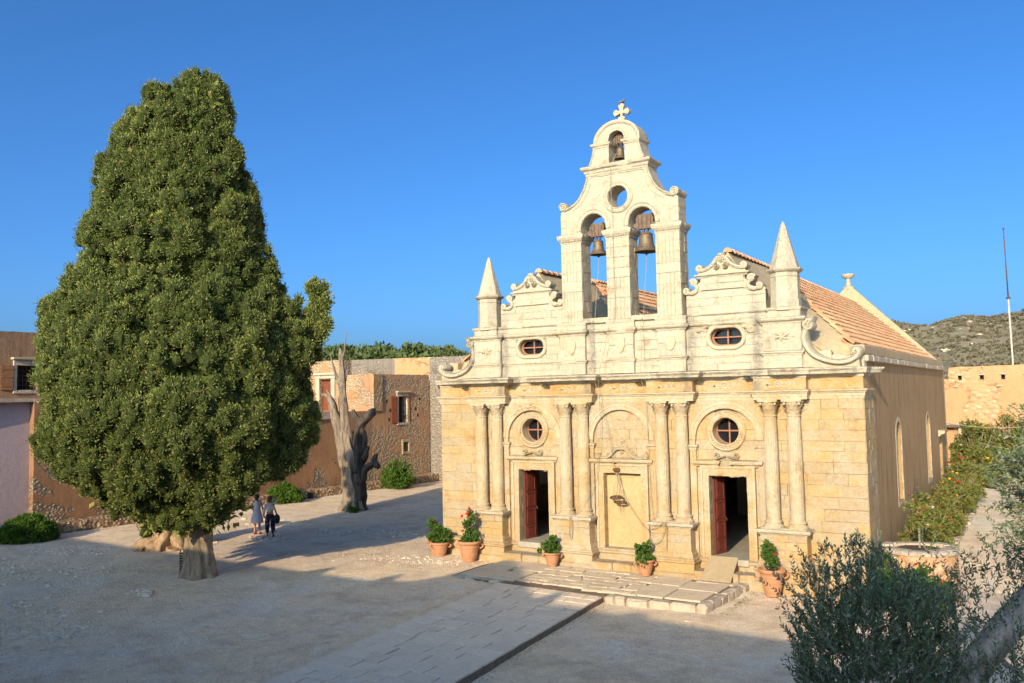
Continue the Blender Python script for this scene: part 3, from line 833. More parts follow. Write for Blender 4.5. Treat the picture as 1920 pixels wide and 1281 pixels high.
# steps
for a, b in ((-4.45, -2.5), (-1.02, .98), (2.5, 4.4)):
    m2 = MB(); x = a
    while x < b - .1:
        w = min(b - x, R_.uniform(.6, .9)); 
        if b - x - w < .3: w = b - x
        MB().rbox(x + .006, x + w - .006, -.72 + R_.uniform(-.02, .02), -.13, -.1, .36 + R_.uniform(-.008, .008), .035, .008).obj('step_stone', M['kerb'] if False else M['facade'], CH); x += w

# ---- pedestals and columns
flute = lambda a, z: 1 - (.055 * max(0, abs(math.sin(a * 10)) ** .7) if z > 3.05 else 0)
col_me = MB().lathe([(.212, 1.98), (.212, 2.9), (.212, 3.04), (.21, 3.06), (.208, 3.6), (.20, 4.3), (.186, 5.0), (.184, 5.03), (.205, 5.04), (.205, 5.08), (.184, 5.09), (.184, 5.13)], 0, 0, 60, flute).mesh('shaft', M['carved'], auto=28)
base_me = MB().lathe([(.28, 1.74), (.30, 1.77), (.30, 1.81), (.265, 1.845), (.235, 1.87), (.235, 1.89), (.26, 1.91), (.26, 1.945), (.215, 1.975), (.212, 1.99)], 0, 0, 28).mesh('column_base', M['carved'], smooth=True)
m2 = MB().lathe([(.185, 5.12), (.19, 5.2), (.215, 5.34), (.265, 5.44), (.27, 5.46)], 0, 0, 20)
for ring, (zb, zt, r0, r1, n0) in enumerate(((5.13, 5.27, .19, .275, 8), (5.2, 5.38, .2, .30, 8))):
    for k in range(n0):
        a = 2 * math.pi * (k + .5 * ring) / n0
        V = []; w0 = .07
        for (t_, r, w) in ((0, r0, .06), (.45, r0 + .012, .075), (.85, (r0 + r1) / 2 + .02, .065), (1, r1, .035), (.88, r1 + .012, .012)):
            z = zb + (zt - zb) * t_
            for s_ in (-1, 0, 1):
                rr_ = r + (.014 if s_ == 0 else 0); V.append((rr_ * math.cos(a) - s_ * w * math.sin(a), rr_ * math.sin(a) + s_ * w * math.cos(a), z))
        F = []
        for i in range(4):
            for s_ in range(2): F.append((i * 3 + s_, i * 3 + s_ + 1, i * 3 + 4 + s_, i * 3 + 3 + s_))
        m2.add(V, F)
for k in range(4):
    a = math.pi / 4 + k * math.pi / 2; m2.ball((.30 * math.cos(a), .30 * math.sin(a), 5.41), .05, 8, 6, (1, 1, 1.1))
    m2.ball((.26 * math.cos(a + .785), .26 * math.sin(a + .785), 5.45), .035, 6, 5)
ab = []
for k in range(4):
    a = math.pi / 4 + k * math.pi / 2; b = a + math.pi / 4
    ab += [(.40 * math.cos(a - .05), .40 * math.sin(a - .05)), (.40 * math.cos(a + .05), .40 * math.sin(a + .05)), (.27 * math.cos(b), .27 * math.sin(b))]
m2.poly(ab, [], 5.465, 5.53, lambda u, v, h: (u, v, h))
cap_me = m2.mesh('capital', M['carved'], auto=50)
for x in (-5.55, -4.87, -2.10, -1.42, 1.40, 2.08, 4.87, 5.57):
    c = inst('column', col_me, CH, (x, -.2, 0)); 
    inst('capital', cap_me, c); inst('column_base', base_me, c)
for cx, hw in ((-5.21, .67), (-1.77, .66), (1.73, .66), (5.21, .68)):
    P = [(cx - hw, .0), (cx - hw, -.5), (cx + hw, -.5), (cx + hw, .0)]
    ped = MB().box(cx - hw + .03, cx + hw - .03, -.46, .0, .3, 1.6).obj('pedestal', M['joint'], CH)
    MB().sweep(P, [(-.3, 1.58), (.02, 1.58), (.05, 1.62), (.11, 1.65), (.12, 1.70), (.12, 1.735), (-.3, 1.745)], er=.009, chip=.3, step=.09).obj('pedestal_cornice', M['pale'], ped)
    MB().sweep(P, [(-.3, .62), (.14, .62), (.14, .66), (.08, .70), (.07, .80), (.03, .84), (.02, .90), (-.3, .90)], er=.009, chip=.3, step=.09).obj('base_moulding', M['facade'], ped)
    MB().sweep(P, [(-.3, .24), (.14, .24), (.15, .52), (.19, .56), (.19, .60), (.14, .62), (-.3, .62)], er=.009, chip=.2, step=.12).obj('plinth', M['facade'], ped)
    MB().sweep(P, [(-.3, -.35), (.22, -.35), (.23, .20), (.2, .24), (-.3, .24)], er=.014, chip=.2, step=.12).obj('footing', M['facade'], ped)
    for q in courses(cx - hw, cx + hw, [.88, 1.14, 1.38, 1.60], (), .4, .8, int(cx * 7) + 50): STONES.append((q, FX, .5 + R_.uniform(-.005, .008), .48, ped, M['facade']))
    MB().rbox(cx - hw + .02, cx + hw - .02, -.49, -.0, 1.70, 1.775, .02).obj('column_footing', M['carved'], ped)

# ---- portal bays: recessed arches over doors and niche
for (cx, xl, xr, ro, ri, zc) in ((DX[0], -4.68, -2.31, 1.17, .97, 4.31), (NC, -1.24, 1.2, 1.19, 1.0, 4.27), (DX[1], 2.28, 4.66, 1.17, .97, 4.31)):
    A_ = arc(cx, zc, ri + .02, 0, 180, 30)
    bay = MB().poly([(xl, 4.12)] + [(cx - ri - .02, 4.12)] + A_[::-1] + [(cx + ri + .02, 4.12), (xr, 4.12), (xr, 5.54), (xl, 5.54)], [], -.02, .085, FX).obj('arch_spandrel', M['facade'], CH)
    MB().sweep(arc(cx, zc, ri, 180, 0, 40), [(-(ro - ri), .02), (-(ro - ri), .12), (-.13, .135), (-.12, .115), (-.05, .115), (-.04, .13), (0, .12), (0, -.01)], er=.006, chip=.0, step=.1, mp=FX).obj('arch_moulding', M['carved'], bay)
    for s_, a, b in ((-1, xl, cx - ri + .0), (1, cx + ri - .0, xr)):
        MB().rbox(a, b, -.09, .0, .69, 4.0, .012).obj('arch_pilaster', M['facade'], bay)
        MB().sweep([(a, .02), (a, -.09), (b, -.09), (b, .02)], [(-.09, 3.99), (.02, 3.99), (.03, 4.05), (.075, 4.1), (.08, 4.15), (-.09, 4.16)], er=.006, chip=.2, step=.08).obj('impost', M['carved'], bay)
def door_frame(cx, hw, ow, zt, zo, nm):
    fr = MB().poly([(cx - ow, .68), (cx - hw, .68), (cx - hw, zt), (cx + hw, zt), (cx + hw, .68), (cx + ow, .68), (cx + ow, zo), (cx - ow, zo)], [], -.25, .06, FX, rough=.012).obj(nm, M['facade'], CH)
    MB().poly([(cx - ow + .0, .68), (cx - ow + .07, .68), (cx - ow + .07, zo - .06), (cx + ow - .07, zo - .06), (cx + ow - .07, .68), (cx + ow, .68), (cx + ow, zo), (cx - ow, zo)], [], .0, .095, FX).obj('frame_moulding', M['carved'], fr)
    return fr
for i, c in enumerate(DX):
    fr = door_frame(c, .6, .86, 3.2, 3.5, 'door_frame')
    if i == 0: spans = [(c - .9, c + .93)]
    else: spans = [(c - .98, c - .3), (c + .28, c + .98)]
    for a, b in spans:
        MB().sweep([(a, .02), (a, -.06), (b, -.06), (b, .02)], [(-.06, 3.49), (.03, 3.49), (.06, 3.53), (.14, 3.57), (.16, 3.62), (.16, 3.66), (-.06, 3.68)], er=.012, chip=.75 if i == 0 else .35, step=.06).obj('door_cornice', M['carved'], fr)
fr = door_frame(NC, .67, .93, 3.18, 3.48, 'niche_frame')
MB().box(NC - .7, NC + .7, .22, .4, .6, 3.3).obj('niche_panel', M['niche_plaster'], fr)
for a, b in ((NC - 1.02, NC - .3), (NC - .1, NC + 1.02)):
    MB().sweep([(a, .02), (a, -.06), (b, -.06), (b, .02)], [(-.06, 3.47), (.03, 3.47), (.06, 3.51), (.13, 3.55), (.15, 3.60), (.15, 3.64), (-.06, 3.66)], er=.008, chip=.3, step=.06).obj('niche_cornice', M['carved'], fr)
MB().rbox(NC - .75, NC + .75, -.13, .25, .5, .72, .02).obj('niche_sill', M['facade'], fr)
STRIP = [(-.055, .0), (-.055, .09), (-.03, .13), (0, .10), (.03, .13), (.055, .09), (.055, .0)]
def scroll(pts, prof=STRIP, mp=FX, parent=CH, name='scroll_carving', mat=None, wf=None, h0=0, step=.05, scale=1):
    pf = [(d * scale, h * 1.0 + h0) for d, h in prof]
    return MB().sweep(pts, pf, step=step, er=.004, mp=mp, wf=wf).obj(name, mat or M['carved'], parent, auto=50)
def smoothp(P, k=6):
    P = [Vector(p) for p in P]; out = []
    for i in range(len(P) - 1):
        p0 = P[max(0, i - 1)]; p1 = P[i]; p2 = P[i + 1]; p3 = P[min(len(P) - 1, i + 2)]
        for j in range(k):
            t_ = j / k; v = .5 * ((2 * p1) + (p2 - p0) * t_ + (2 * p0 - 5 * p1 + 4 * p2 - p3) * t_ ** 2 + (3 * p1 - p0 - 3 * p2 + p3) * t_ ** 3); out.append((v.x, v.y))
    out.append((P[-1].x, P[-1].y)); return out
# broken scroll pediment over the niche
half = smoothp([(0, 4.00), (-.16, 3.98), (-.28, 3.88), (-.40, 3.76), (-.56, 3.69), (-.74, 3.70), (-.86, 3.79)]) + spiral(-.86, 3.735, .055, .015, math.pi / 2, 1.2, 14)
ped_ = scroll([(NC + x, z) for x, z in half], parent=fr, name='niche_pediment')
scroll([(NC - x, z) for x, z in half], parent=fr, name='niche_pediment')
def rosette(mb, cx, cz, r, h=.06, n=8, mp=FX, hb=0):
    c0 = mp(cx, cz, hb + h * .5); sc3 = (1, 1, 1)
    mb.ball(c0, r * .34, 8, 6, (1, .8, 1))
    for k in range(n):
        a = 2 * math.pi * k / n + .2
        mb.ball(mp(cx + r * .68 * math.cos(a), cz + r * .68 * math.sin(a), hb + h * .3), r * .34, 7, 5, (1, .75, 1), .25)
m2 = MB()
for (x, z, r) in ((0, 4.15, .13), (-.17, 4.1, .08), (.17, 4.1, .08), (-.28, 4.0, .06), (.28, 4.0, .06), (-.38, 3.9, .07), (.38, 3.9, .07), (-.52, 3.82, .05), (.52, 3.82, .05), (-.1, 4.26, .05), (.1, 4.26, .05), (0, 4.3, .06), (0, 3.88, .07)): rosette(m2, NC + x, z, r, .09)
m2.obj('niche_crest', M['carved'], fr, smooth=True)

# ---- windows in the front
def round_window(cx, cz, top_smooth):
    w = MB().poly(circ(cx, cz, .45), [], -.40, -.37, FX).obj('round_window', M['glass'], CH)
    MB().poly(circ(cx, cz, .44), [circ(cx, cz, .385)], -.36, -.30, FX).obj('window_frame', M['frame'], w)
    m2 = MB().box(cx - .4, cx + .4, .31, .35, cz - .022, cz + .022); m2.box(cx - .022, cx + .022, .312, .348, cz - .4, cz - .023); m2.box(cx - .022, cx + .022, .312, .348, cz + .023, cz + .4)
    m2.obj('glazing_bar', M['frame'], w)
    path = circ(cx, cz, .50, 44)[::-1]
    MB().sweep(path, [(-.12, -.02), (-.12, .06), (-.09, .09), (-.06, .07), (.02, .08), (.05, .11), (.085, .09), (.085, -.3), (.02, -.3)], closed=True, er=.006 if top_smooth else .012, step=.2, mp=FX, chip=0).obj('window_surround', M['carved'], w)
    m2 = MB()
    for k in range(34):
        a = 2 * math.pi * k / 34
        if top_smooth and .02 < a < math.pi - .02: continue
        m2.ball(FX(cx + .505 * math.cos(a), cz + .505 * math.sin(a), .085), .034, 6, 4, (1, 1, 1), .5)
    m2.obj('bead_moulding', M['carved'], w, smooth=True)
    return w
round_window(DX[0] + .02, 4.58, False); round_window(DX[1], 4.58, True)
for cx in DX:
    for s_ in (-1, 1):
        pts = smoothp([(cx + s_ * .03, 3.80), (cx + s_ * .14, 3.78), (cx + s_ * .3, 3.74)]) + spiral(cx + s_ * .3, 3.82, .08, .02, -math.pi / 2, 1.2 * s_, 16)
        scroll(pts, name='scroll_carving', scale=.55)
for cx in OV:
    w = MB().poly(stad(cx, 7.5, .56, .33), [], -.40, -.37, FX).obj('oval_window', M['glass'], CH)
    MB().poly(stad(cx, 7.5, .53, .30), [stad(cx, 7.5, .455, .225)], -.30, -.2, FX).obj('window_frame', M['frame'], w)
    m2 = MB().box(cx - .46, cx + .46, .21, .25, 7.48, 7.52); m2.box(cx - .022, cx + .022, .212, .248, 7.26, 7.479); m2.box(cx - .022, cx + .022, .212, .248, 7.521, 7.74)
    m2.obj('glazing_bar', M['frame'], w)
    MB().sweep(stad(cx, 7.5, .57, .34, 14)[::-1], [(-.07, -.02), (-.07, .03), (-.04, .06), (.03, .05), (.06, .03), (.06, -.35), (0, -.35)], closed=True, er=.014, step=.08, mp=FX, chip=0).obj('window_surround', M['carved'], w)
m2 = MB()
for _ in range(64):
    a_ = R_.uniform(0, math.pi); rr_ = R_.uniform(.0, .16); cx = 3.55 + (.72 + rr_) * math.cos(a_); cz = 7.62 + (.30 + rr_ * .9) * math.sin(a_)
    m2.ball(FX(cx, cz, R_.uniform(-.02, .015)), R_.uniform(.05, .11), 7, 5, (1.4, .8, .6), .55)
tag(m2.obj('crumbled_masonry', M['facade'], CH), kind='stuff')
m2 = MB()
for _ in range(40):
    cx = -3.5 + R_.gauss(0, .25); cz = 5.42 + R_.gauss(0, .05) - abs(cx + 3.5) * .3
    m2.ball(FX(cx, cz, R_.uniform(.06, .10)), R_.uniform(.04, .08), 7, 5, (1.3, .8, .7), .55)
tag(m2.obj('crumbled_masonry', M['facade'], CH), kind='stuff')
for c in DX:                                     # broken door lintels
    m2 = MB()
    for _ in range(26):
        cx = c + R_.uniform(-.6, .6); m2.ball(FX(cx, 3.22 + R_.uniform(-.03, .04), R_.uniform(-.1, .02)), R_.uniform(.035, .07), 7, 5, (1.6, 1.4, .7), .5)
    tag(m2.obj('broken_lintel', M['facade'], CH), kind='stuff')
# carved shields, stars and frieze ornaments
for x, z, r in ((-1.82, 7.42, .2), (.02, 7.42, .2), (1.78, 7.42, .2)):
    m2 = MB(); m2.poly([(x - .14, z + .2), (x + .14, z + .2), (x + .17, z), (x + .1, z - .2), (x, z - .27), (x - .1, z - .2), (x - .17, z)], [], .12, .17, FX, rough=.01)
    rosette(m2, x, z + .0, .13, .14, 7, hb=.06); rosette(m2, x, z + .22, .09, .12, 6, hb=.06); rosette(m2, x, z - .2, .07, .12, 5, hb=.06)
    m2.obj('carved_shield', M['carved'], CH)
for x in (-5.3, 5.3):
    m2 = MB()
    for k in range(6):
        a = 2 * math.pi * k / 6 + .3
        m2.tube([FX(x, 7.42, .13), FX(x + .12 * math.cos(a), 7.42 + .09 * math.sin(a), .16), FX(x + .26 * math.cos(a + .2), 7.42 + .16 * math.sin(a + .2), .12)], [.035, .035, .008], 6, smooth=2)
    m2.obj('carved_star', M['carved'], CH)
for x in (-5.2, -3.5, -1.8, -.0, 1.75, 3.45, 5.2):
    hb = .34 if abs(abs(x) - 3.5) > .3 and abs(x) > .5 else 0
    m2 = MB(); rosette(m2, x, 6.0, .13, .05, 8, hb=hb)
    for s_ in (-1, 1):
        m2.sweep(smoothp([(x + s_ * .1, 5.93), (x + s_ * .22, 5.9), (x + s_ * .34, 5.97)], 4) + spiral(x + s_ * .3, 6.01, .06, .015, 0, .9 * s_, 10), [(-.022, hb), (-.02, hb + .04), (.02, hb + .04), (.022, hb)], step=.05, mp=FX)
        rosette(m2, x + s_ * .46, 6.0, .06, .04, 5, hb=hb)
    m2.obj('frieze_ornament', M['carved'], CH)
# putlog holes in the plain wing
for x0, x1, z0, z1 in ((6.3, 6.42, 4.68, 4.88), (7.07, 7.26, 4.9, 5.18), (7.1, 7.22, 4.0, 4.2), (-7.05, -6.9, 4.7, 4.85)):
    MB().box(x0, x1, -.016, .02, z0, z1).obj('putlog_hole', M['joint'], CH)
for y0, z0 in ((.75, 4.75), (.95, 3.9), (.85, 2.95), (.8, 5.1)):
    MB().box(7.4, 7.522, y0, y0 + .16, z0, z0 + .26).obj('putlog_hole', M['joint'], CH)

# ---- scroll wings beside the attic
for s_ in (1, -1):
    curve = [(5.98, 7.56), (5.93, 7.35), (6.02, 7.05), (6.22, 6.82), (6.5, 6.68), (6.85, 6.6), (7.16, 6.63), (7.36, 6.74), (7.45, 6.9)]
    top = spiral(6.1, 7.74, .03, .17, math.pi * 1.15 - 2 * math.pi * 1.4 * 0, 0, 1)
    sp = spiral(6.09, 7.73, .025, .165, math.pi * 3.1 + 0, -1.35, 26)
    pts = sp + smoothp([sp[-1]] + curve)[1:] + spiral(7.36, 6.9, .09, .02, 0, .9, 12)[1:]
    pts = [(x * s_, z) for x, z in pts]
    pf = [(-.075, -.35), (-.075, .13), (-.05, .16), (-.03, .13), (.03, .13), (.05, .16), (.075, .13), (.075, -.35)]
    MB().sweep(pts, pf, er=.005, step=.05, mp=FX, wf=lambda t_: .45 + .65 * min(1, t_ * 3.2) if t_ < .9 else 1.1 - (t_ - .9) * 5).obj('scroll_wing', M['pale'], CH, auto=50)
    pan = [(5.82, 6.44), (7.45, 6.44), (7.42, 6.74)] + [(x, z) for x, z in smoothp(curve)[::-1]][6:] + [(5.82, 7.55)]
    MB().poly([(x * s_, z) for x, z in pan], [], -.4, .03, FX).obj('wing_panel', M['facade'], CH)
    for k, (a, b, z0) in enumerate(((6.2, 6.6, 6.95), (6.6, 7.05, 6.82), (7.05, 7.5, 6.78))):
        MB().rbox(min(a * s_, b * s_), max(a * s_, b * s_), .36, .72, 6.4, z0, .03, .02).obj('wing_backing', M['pale'], CH)
# ---- pinnacles
for x in (-5.36, 5.38):
    pn = MB().lathe([(.43, 8.2), (.43, 9.36)], x, .2, 8, a0=math.pi / 8).obj('pinnacle', M['pale'], CH)
    MB().rbox(x - .5, x + .48, -.12, .62, 7.98, 8.27, .02).obj('pinnacle_base', M['pale'], pn)
    MB().sweep([(x - .5, .62), (x - .5, -.12), (x + .48, -.12), (x + .48, .62)], [(-.1, 8.2), (.02, 8.2), (.06, 8.25), (.06, 8.29), (-.1, 8.31)], er=.008, chip=.4, step=.1).obj('base_moulding', M['pale'], pn)
    MB().lathe([(.46, 8.3), (.45, 8.5), (.43, 8.55)], x, .2, 8, a0=math.pi / 8).obj('pinnacle_foot', M['pale'], pn)
    MB().lathe([(.43, 9.2), (.45, 9.22), (.43, 9.24)], x, .2, 8, a0=math.pi / 8).obj('shaft_band', M['pale'], pn)
    MB().lathe([(.44, 9.34), (.5, 9.37), (.55, 9.42), (.55, 9.46), (.46, 9.48)], x, .2, 8, a0=math.pi / 8).obj('pinnacle_cap', M['pale'], pn)
    MB().lathe([(.45, 9.47), (.37, 9.75), (.285, 10.05), (.19, 10.4), (.09, 10.76), (.045, 10.88), (.01, 10.93)], x, .2, 8, a0=math.pi / 8).obj('spire', M['pale'], pn)
# ---- small curved pediments on the attic
for c in (3.5, -3.42):
    dp = MB().poly([(c - .78, 9.48), (c + .78, 9.48), (c + .72, 9.60), (c + .45, 9.66), (c + .25, 9.8), (c + .12, 9.98), (c, 10.02), (c - .12, 9.98), (c - .25, 9.8), (c - .45, 9.66), (c - .72, 9.6)], [], -.35, .05, FX).obj('pediment', M['pale'], CH)
    MB().sweep([(c - .76, .4), (c - .76, 0), (c + .76, 0), (c + .76, .4)], [(-.05, 9.38), (.03, 9.38), (.06, 9.43), (.12, 9.46), (.12, 9.5), (-.05, 9.52)], er=.008, chip=.5, step=.08).obj('pediment_cornice', M['pale'], dp)
    for s_ in (-1, 1):
        hp = smoothp([(0, 10.02), (.14, 9.97), (.27, 9.8), (.46, 9.67), (.66, 9.62)]) + spiral(.70, 9.7, .085, .02, -math.pi / 2, 1.3, 16)
        scroll([(c + s_ * x, z) for x, z in hp], prof=[(-.05, -.3), (-.05, .1), (0, .13), (.05, .1), (.05, -.3)], parent=dp, name='pediment_scroll', mat=M['pale'])
        scroll([(c + s_ * x, z) for x, z in spiral(.13, 9.72, .10, .02, math.pi / 2, -1.3, 18)], parent=dp, name='scroll_carving', scale=.5, h0=.04, mat=M['pale'])
        # side consoles
        cp = spiral(.94, 9.27, .025, .095, math.pi, 1.3, 18)
        cp2 = spiral(.92, 9.27, .03, .10, math.pi * .8, -1.3, 18)
        path = cp2 + smoothp([cp2[-1], (.82, 9.12), (.86, 8.98), (.98, 8.93), (1.08, 8.95)])[1:] + spiral(1.16, 9.02, .085, .02, -math.pi / 2 - .6, 1.3, 16)[1:]
        scroll([(c + s_ * x, z) for x, z in path], prof=[(-.05, -.3), (-.05, .08), (0, .11), (.05, .08), (.05, -.3)], parent=dp, name='side_console', mat=M['pale'])
        MB().poly([(c + s_ * .68, 8.97), (c + s_ * 1.12, 8.97), (c + s_ * .88, 9.05), (c + s_ * .82, 9.2), (c + s_ * .68, 9.3)], [], -.3, .02, FX).obj('console_panel', M['pale'], dp)
    m2 = MB(); rosette(m2, c, 9.93, .10, .12, 6, hb=.05); m2.ball(FX(c, 10.08, .0), .09, 8, 6, (1.5, 2, .7)); m2.obj('crest', M['pale'], dp, smooth=True)

# ---- bell gable
BC = .05
def mir(x): return 2 * BC - x
rt = [(2.20, 8.2), (2.19, 12.10), (2.02, 12.20), (1.78, 12.27), (1.52, 12.44), (1.33, 12.72), (1.20, 13.0), (1.15, 13.3), (1.15, 13.46), (1.04, 13.60), (.94, 13.84), (.88, 14.1), (.87, 14.3)]
top = arc(.09, 14.28, .80, 0, 180, 22, .66)
outl = rt + top + [(mir(x), z) for x, z in rt[::-1]]
def pointed(c, hw, z0, zs, zt):
    return [(c - hw, z0), (c + hw, z0), (c + hw, zs)] + [(c + hw * math.cos(a) , zs + (zt - zs) * (math.sin(a) ** .9)) for a in np.linspace(.15, math.pi - .15, 15)] + [(c - hw, zs)]
ho = [pointed(-.86, .475, 8.36, 11.36, 11.92), pointed(.91, .475, 8.36, 11.36, 11.92), circ(.08, 12.37, .36, 30), pointed(.08, .29, 13.58, 14.32, 14.63)]
bel = MB().poly(outl, ho, -.53, .15, FX, rough=.014).obj('bell_gable', M['pale'], CH)
for hh in ho[:2]:
    c = -.86 if hh is ho[0] else .91
    a_ = [(c - .475, 11.36)] + [(c + .475 * math.cos(a), 11.36 + .56 * (math.sin(a) ** .9)) for a in np.linspace(math.pi - .15, .15, 21)] + [(c + .475, 11.36)]
    MB().sweep(a_, [(-.17, .13), (-.17, .19), (-.14, .21), (-.11, .18), (-.05, .18), (-.03, .2), (0, .17), (0, .13)], er=.005, step=.1, mp=FX).obj('arch_moulding', M['pale'], bel)
MB().sweep(circ(.08, 12.37, .42, 40)[::-1], [(-.12, .14), (-.12, .18), (-.09, .21), (-.05, .19), (.0, .2), (.03, .22), (.055, .19), (.055, .14)], closed=True, er=.010, step=.2, mp=FX).obj('oculus_ring', M['pale'], bel)
m2 = MB()
for k in range(36):
    a = 2 * math.pi * k / 36; m2.ball(FX(.08 + .46 * math.cos(a), 12.37 + .46 * math.sin(a), .19), .03, 6, 4, (1, 1, 1), .5)
m2.obj('oculus_beads', M['pale'], bel, smooth=True)
a_ = [(.08 - .29, 14.3)] + [(.08 + .29 * math.cos(a), 14.32 + .31 * math.sin(a)) for a in np.linspace(math.pi - .1, .1, 15)] + [(.08 + .29, 14.3)]
MB().sweep(a_, [(-.14, .13), (-.14, .17), (-.1, .19), (-.03, .17), (0, .17), (0, .13)], er=.008, step=.1, mp=FX).obj('arch_moulding', M['pale'], bel)
MB().sweep(arc(.09, 14.28, .80, 180, 0, 26, .66), [(-.05, -.55), (-.05, .19), (.02, .21), (.07, .18), (.08, .14), (.08, -.5)], er=.006, step=.1, mp=FX).obj('top_arch_coping', M['pale'], bel)
# mouldings round the gable: pier capitals, upper cornice, impost
def ringm(x0, x1, prof, name, chip=.4, y0=-.15, y1=.53):
    return MB().sweep([(x0, y0), (x1, y0), (x1, y1), (x0, y1)], prof, closed=True, er=.009, chip=chip, step=.07).obj(name, M['pale'], bel)
for a, b in ((-2.10, -1.335), (-.385, .435), (1.385, 2.20)):
    ringm(a, b, [(-.05, 10.98), (.02, 10.98), (.03, 11.05), (.06, 11.09), (.09, 11.12), (.12, 11.2), (.12, 11.27), (.03, 11.30), (-.05, 11.3)], 'pier_capital', .3)
    m2 = MB(); x = a + .03
    while x < b: m2.box(x, x + .03, -.24, -.15, 11.045, 11.10); x += .06
    m2.obj('dentils', M['pale'], bel)
    for xx in (a - .04, b + .04): MB().tube([(xx, -.26, 11.2), (xx, .1, 11.2), (xx, .62, 11.2)], [.07, .055, .07], 10, smooth=2).obj('capital_roll', M['pale'], bel)
    # fluted courses up the pier
    zs = [8.27, 8.62, 8.98, 9.3, 9.66, 9.98, 10.34, 10.68, 10.98]
    for z0, z1 in zip(zs[:-1], zs[1:]):
        w = b - a; P = [(a - .005, -.10), (a - .005, -.175)]
        nf = 5; er_ = R_.random() < .25
        for k in range(nf):
            xa = a + w * (.1 + .8 * k / nf); xb = a + w * (.1 + .8 * (k + 1) / nf)
            d_ = R_.uniform(.012, .022) * (.3 if er_ else 1)
            P += [(xa, -.185), (xa + .015, -.185 + d_ * 1.4), (xb - .025, -.185 + d_ * 1.4), (xb - .01, -.185)]
        P += [(b + .005, -.175), (b + .005, -.10)]
        MB().poly(P, [], z0 + .006, z1 - .006, lambda u, v, h: (u, v, h), rough=.003).obj('pier_stone', M['pale'], bel)
    for q in courses(-.12, .52, zs, (), .3, .45, int(a * 9) + 60):
        STONES.append((q, (lambda X: (lambda u, v, h: (X + h, u, v)))(b), R_.uniform(.0, .014), .03, bel, M['facade']))
ringm(mir(1.16), 1.16, [(-.1, 13.22), (.02, 13.22), (.03, 13.28), (.06, 13.3), (.08, 13.38), (.15, 13.42), (.17, 13.47), (.17, 13.51), (.04, 13.56), (-.1, 13.56)], 'upper_cornice', .45)
for a, b in ((mir(.86), -.215), (.375, .88)):
    ringm(a, b, [(-.05, 14.12), (.02, 14.12), (.04, 14.17), (.09, 14.21), (.1, 14.27), (-.05, 14.3)], 'impost', .3)
# edge mouldings on the concave shoulders and their rolls
for s_ in (1, -1):
    f_ = (lambda p: p) if s_ > 0 else (lambda p: (mir(p[0]), p[1]))
    p1 = [f_(p) for p in smoothp([(2.05, 12.18), (1.78, 12.27), (1.52, 12.44), (1.33, 12.72), (1.20, 13.0), (1.15, 13.22)])]
    MB().sweep(p1, [(-.03, -.55), (-.03, .19), (.03, .21), (.0, .21), (.0, -.55)] if False else [(-.02, -.56), (-.02, .18), (.02, .21), (.05, .18), (.05, -.56)], er=.006, step=.07, mp=FX).obj('shoulder_moulding', M['pale'], bel)
    p2 = [f_(p) for p in smoothp([(1.72, 12.12), (1.45, 12.28), (1.22, 12.55), (1.06, 12.9), (1.02, 13.16), (.5, 13.17), (.1, 13.18)])]
    MB().sweep(p2, [(-.02, .14), (-.02, .165), (.0, .18), (.02, .165), (.02, .14)], er=.003, step=.08, mp=FX).obj('panel_moulding', M['pale'], bel)
    p3 = [f_(p) for p in smoothp([(1.05, 13.58), (.95, 13.8), (.89, 14.02), (.88, 14.14)])]
    MB().sweep(p3, [(-.02, -.56), (-.02, .17), (.02, .19), (.04, .17), (.04, -.56)], er=.006, step=.07, mp=FX).obj('shoulder_moulding', M['pale'], bel)
    cx, cz = f_((2.08, 12.28))
    MB().tube([(cx, -.2, cz), (cx, -.1, cz), (cx, .2, cz), (cx, .5, cz), (cx, .6, cz)], [.14, .155, .125, .145, .14], 18, smooth=3).obj('shoulder_roll', M['pale'], bel, auto=50)
    scroll([(cx + s_ * (x), cz + z) for x, z in spiral(0, 0, .145, .02, 0, 1.9, 30)], prof=[(-.02, .19), (-.015, .235), (.015, .235), (.02, .19)], parent=bel, name='roll_spiral', mat=M['pale'])
    scroll([(cx + s_ * (x), cz + z) for x, z in smoothp([(-.02, -.145), (-.15, -.11), (-.3, -.06)])], prof=[(-.03, -.5), (-.03, .17), (0, .21), (.03, .17), (.03, -.5)], parent=bel, name='roll_tail', mat=M['pale'])
# courses on upper part of the gable piers
for z0, z1 in ((11.32, 11.55), (11.55, 11.78), (11.78, 12.02)):
    for a, b in ((mir(2.2), mir(1.98)), (1.98, 2.2)): STONES.append(((a, b, z0, z1), FX, .165, .04, bel, M['pale']))
    STONES.append(((-.13, .5, z0, z1), (lambda u, v, h: (2.195 + h, u, v)), .01, .03, bel, M['pale']))
# cross
cr_ = []
def lobe(cx, cz, a, r=.085):
    out = []
    for da in (-62, 0, 62):
        aa = rad(a + da); ccx, ccz = cx + .06 * math.cos(aa), cz + .06 * math.sin(aa)
        for q in (-55, 0, 55):
            bb = rad(a + da + q * .8); out.append((ccx + .052 * math.cos(bb), ccz + .052 * math.sin(bb)))
    return out
X0, Z0 = .17, 15.32
P = [(X0 + .06, 14.9), (X0 + .05, 15.05), (X0 + .12, 15.08), (X0 + .13, 15.13), (X0 + .04, 15.16), (X0 + .035, Z0 - .06), (X0 + .05, Z0 - .04)] + lobe(X0 + .19, Z0, 0) + [(X0 + .05, Z0 + .04)] + lobe(X0, Z0 + .2, 90) + [(X0 - .05, Z0 + .04)] + lobe(X0 - .19, Z0, 180) + [(X0 - .05, Z0 - .04), (X0 - .035, Z0 - .06), (X0 - .04, 15.16), (X0 - .13, 15.13), (X0 - .12, 15.08), (X0 - .05, 15.05), (X0 - .06, 14.9)]
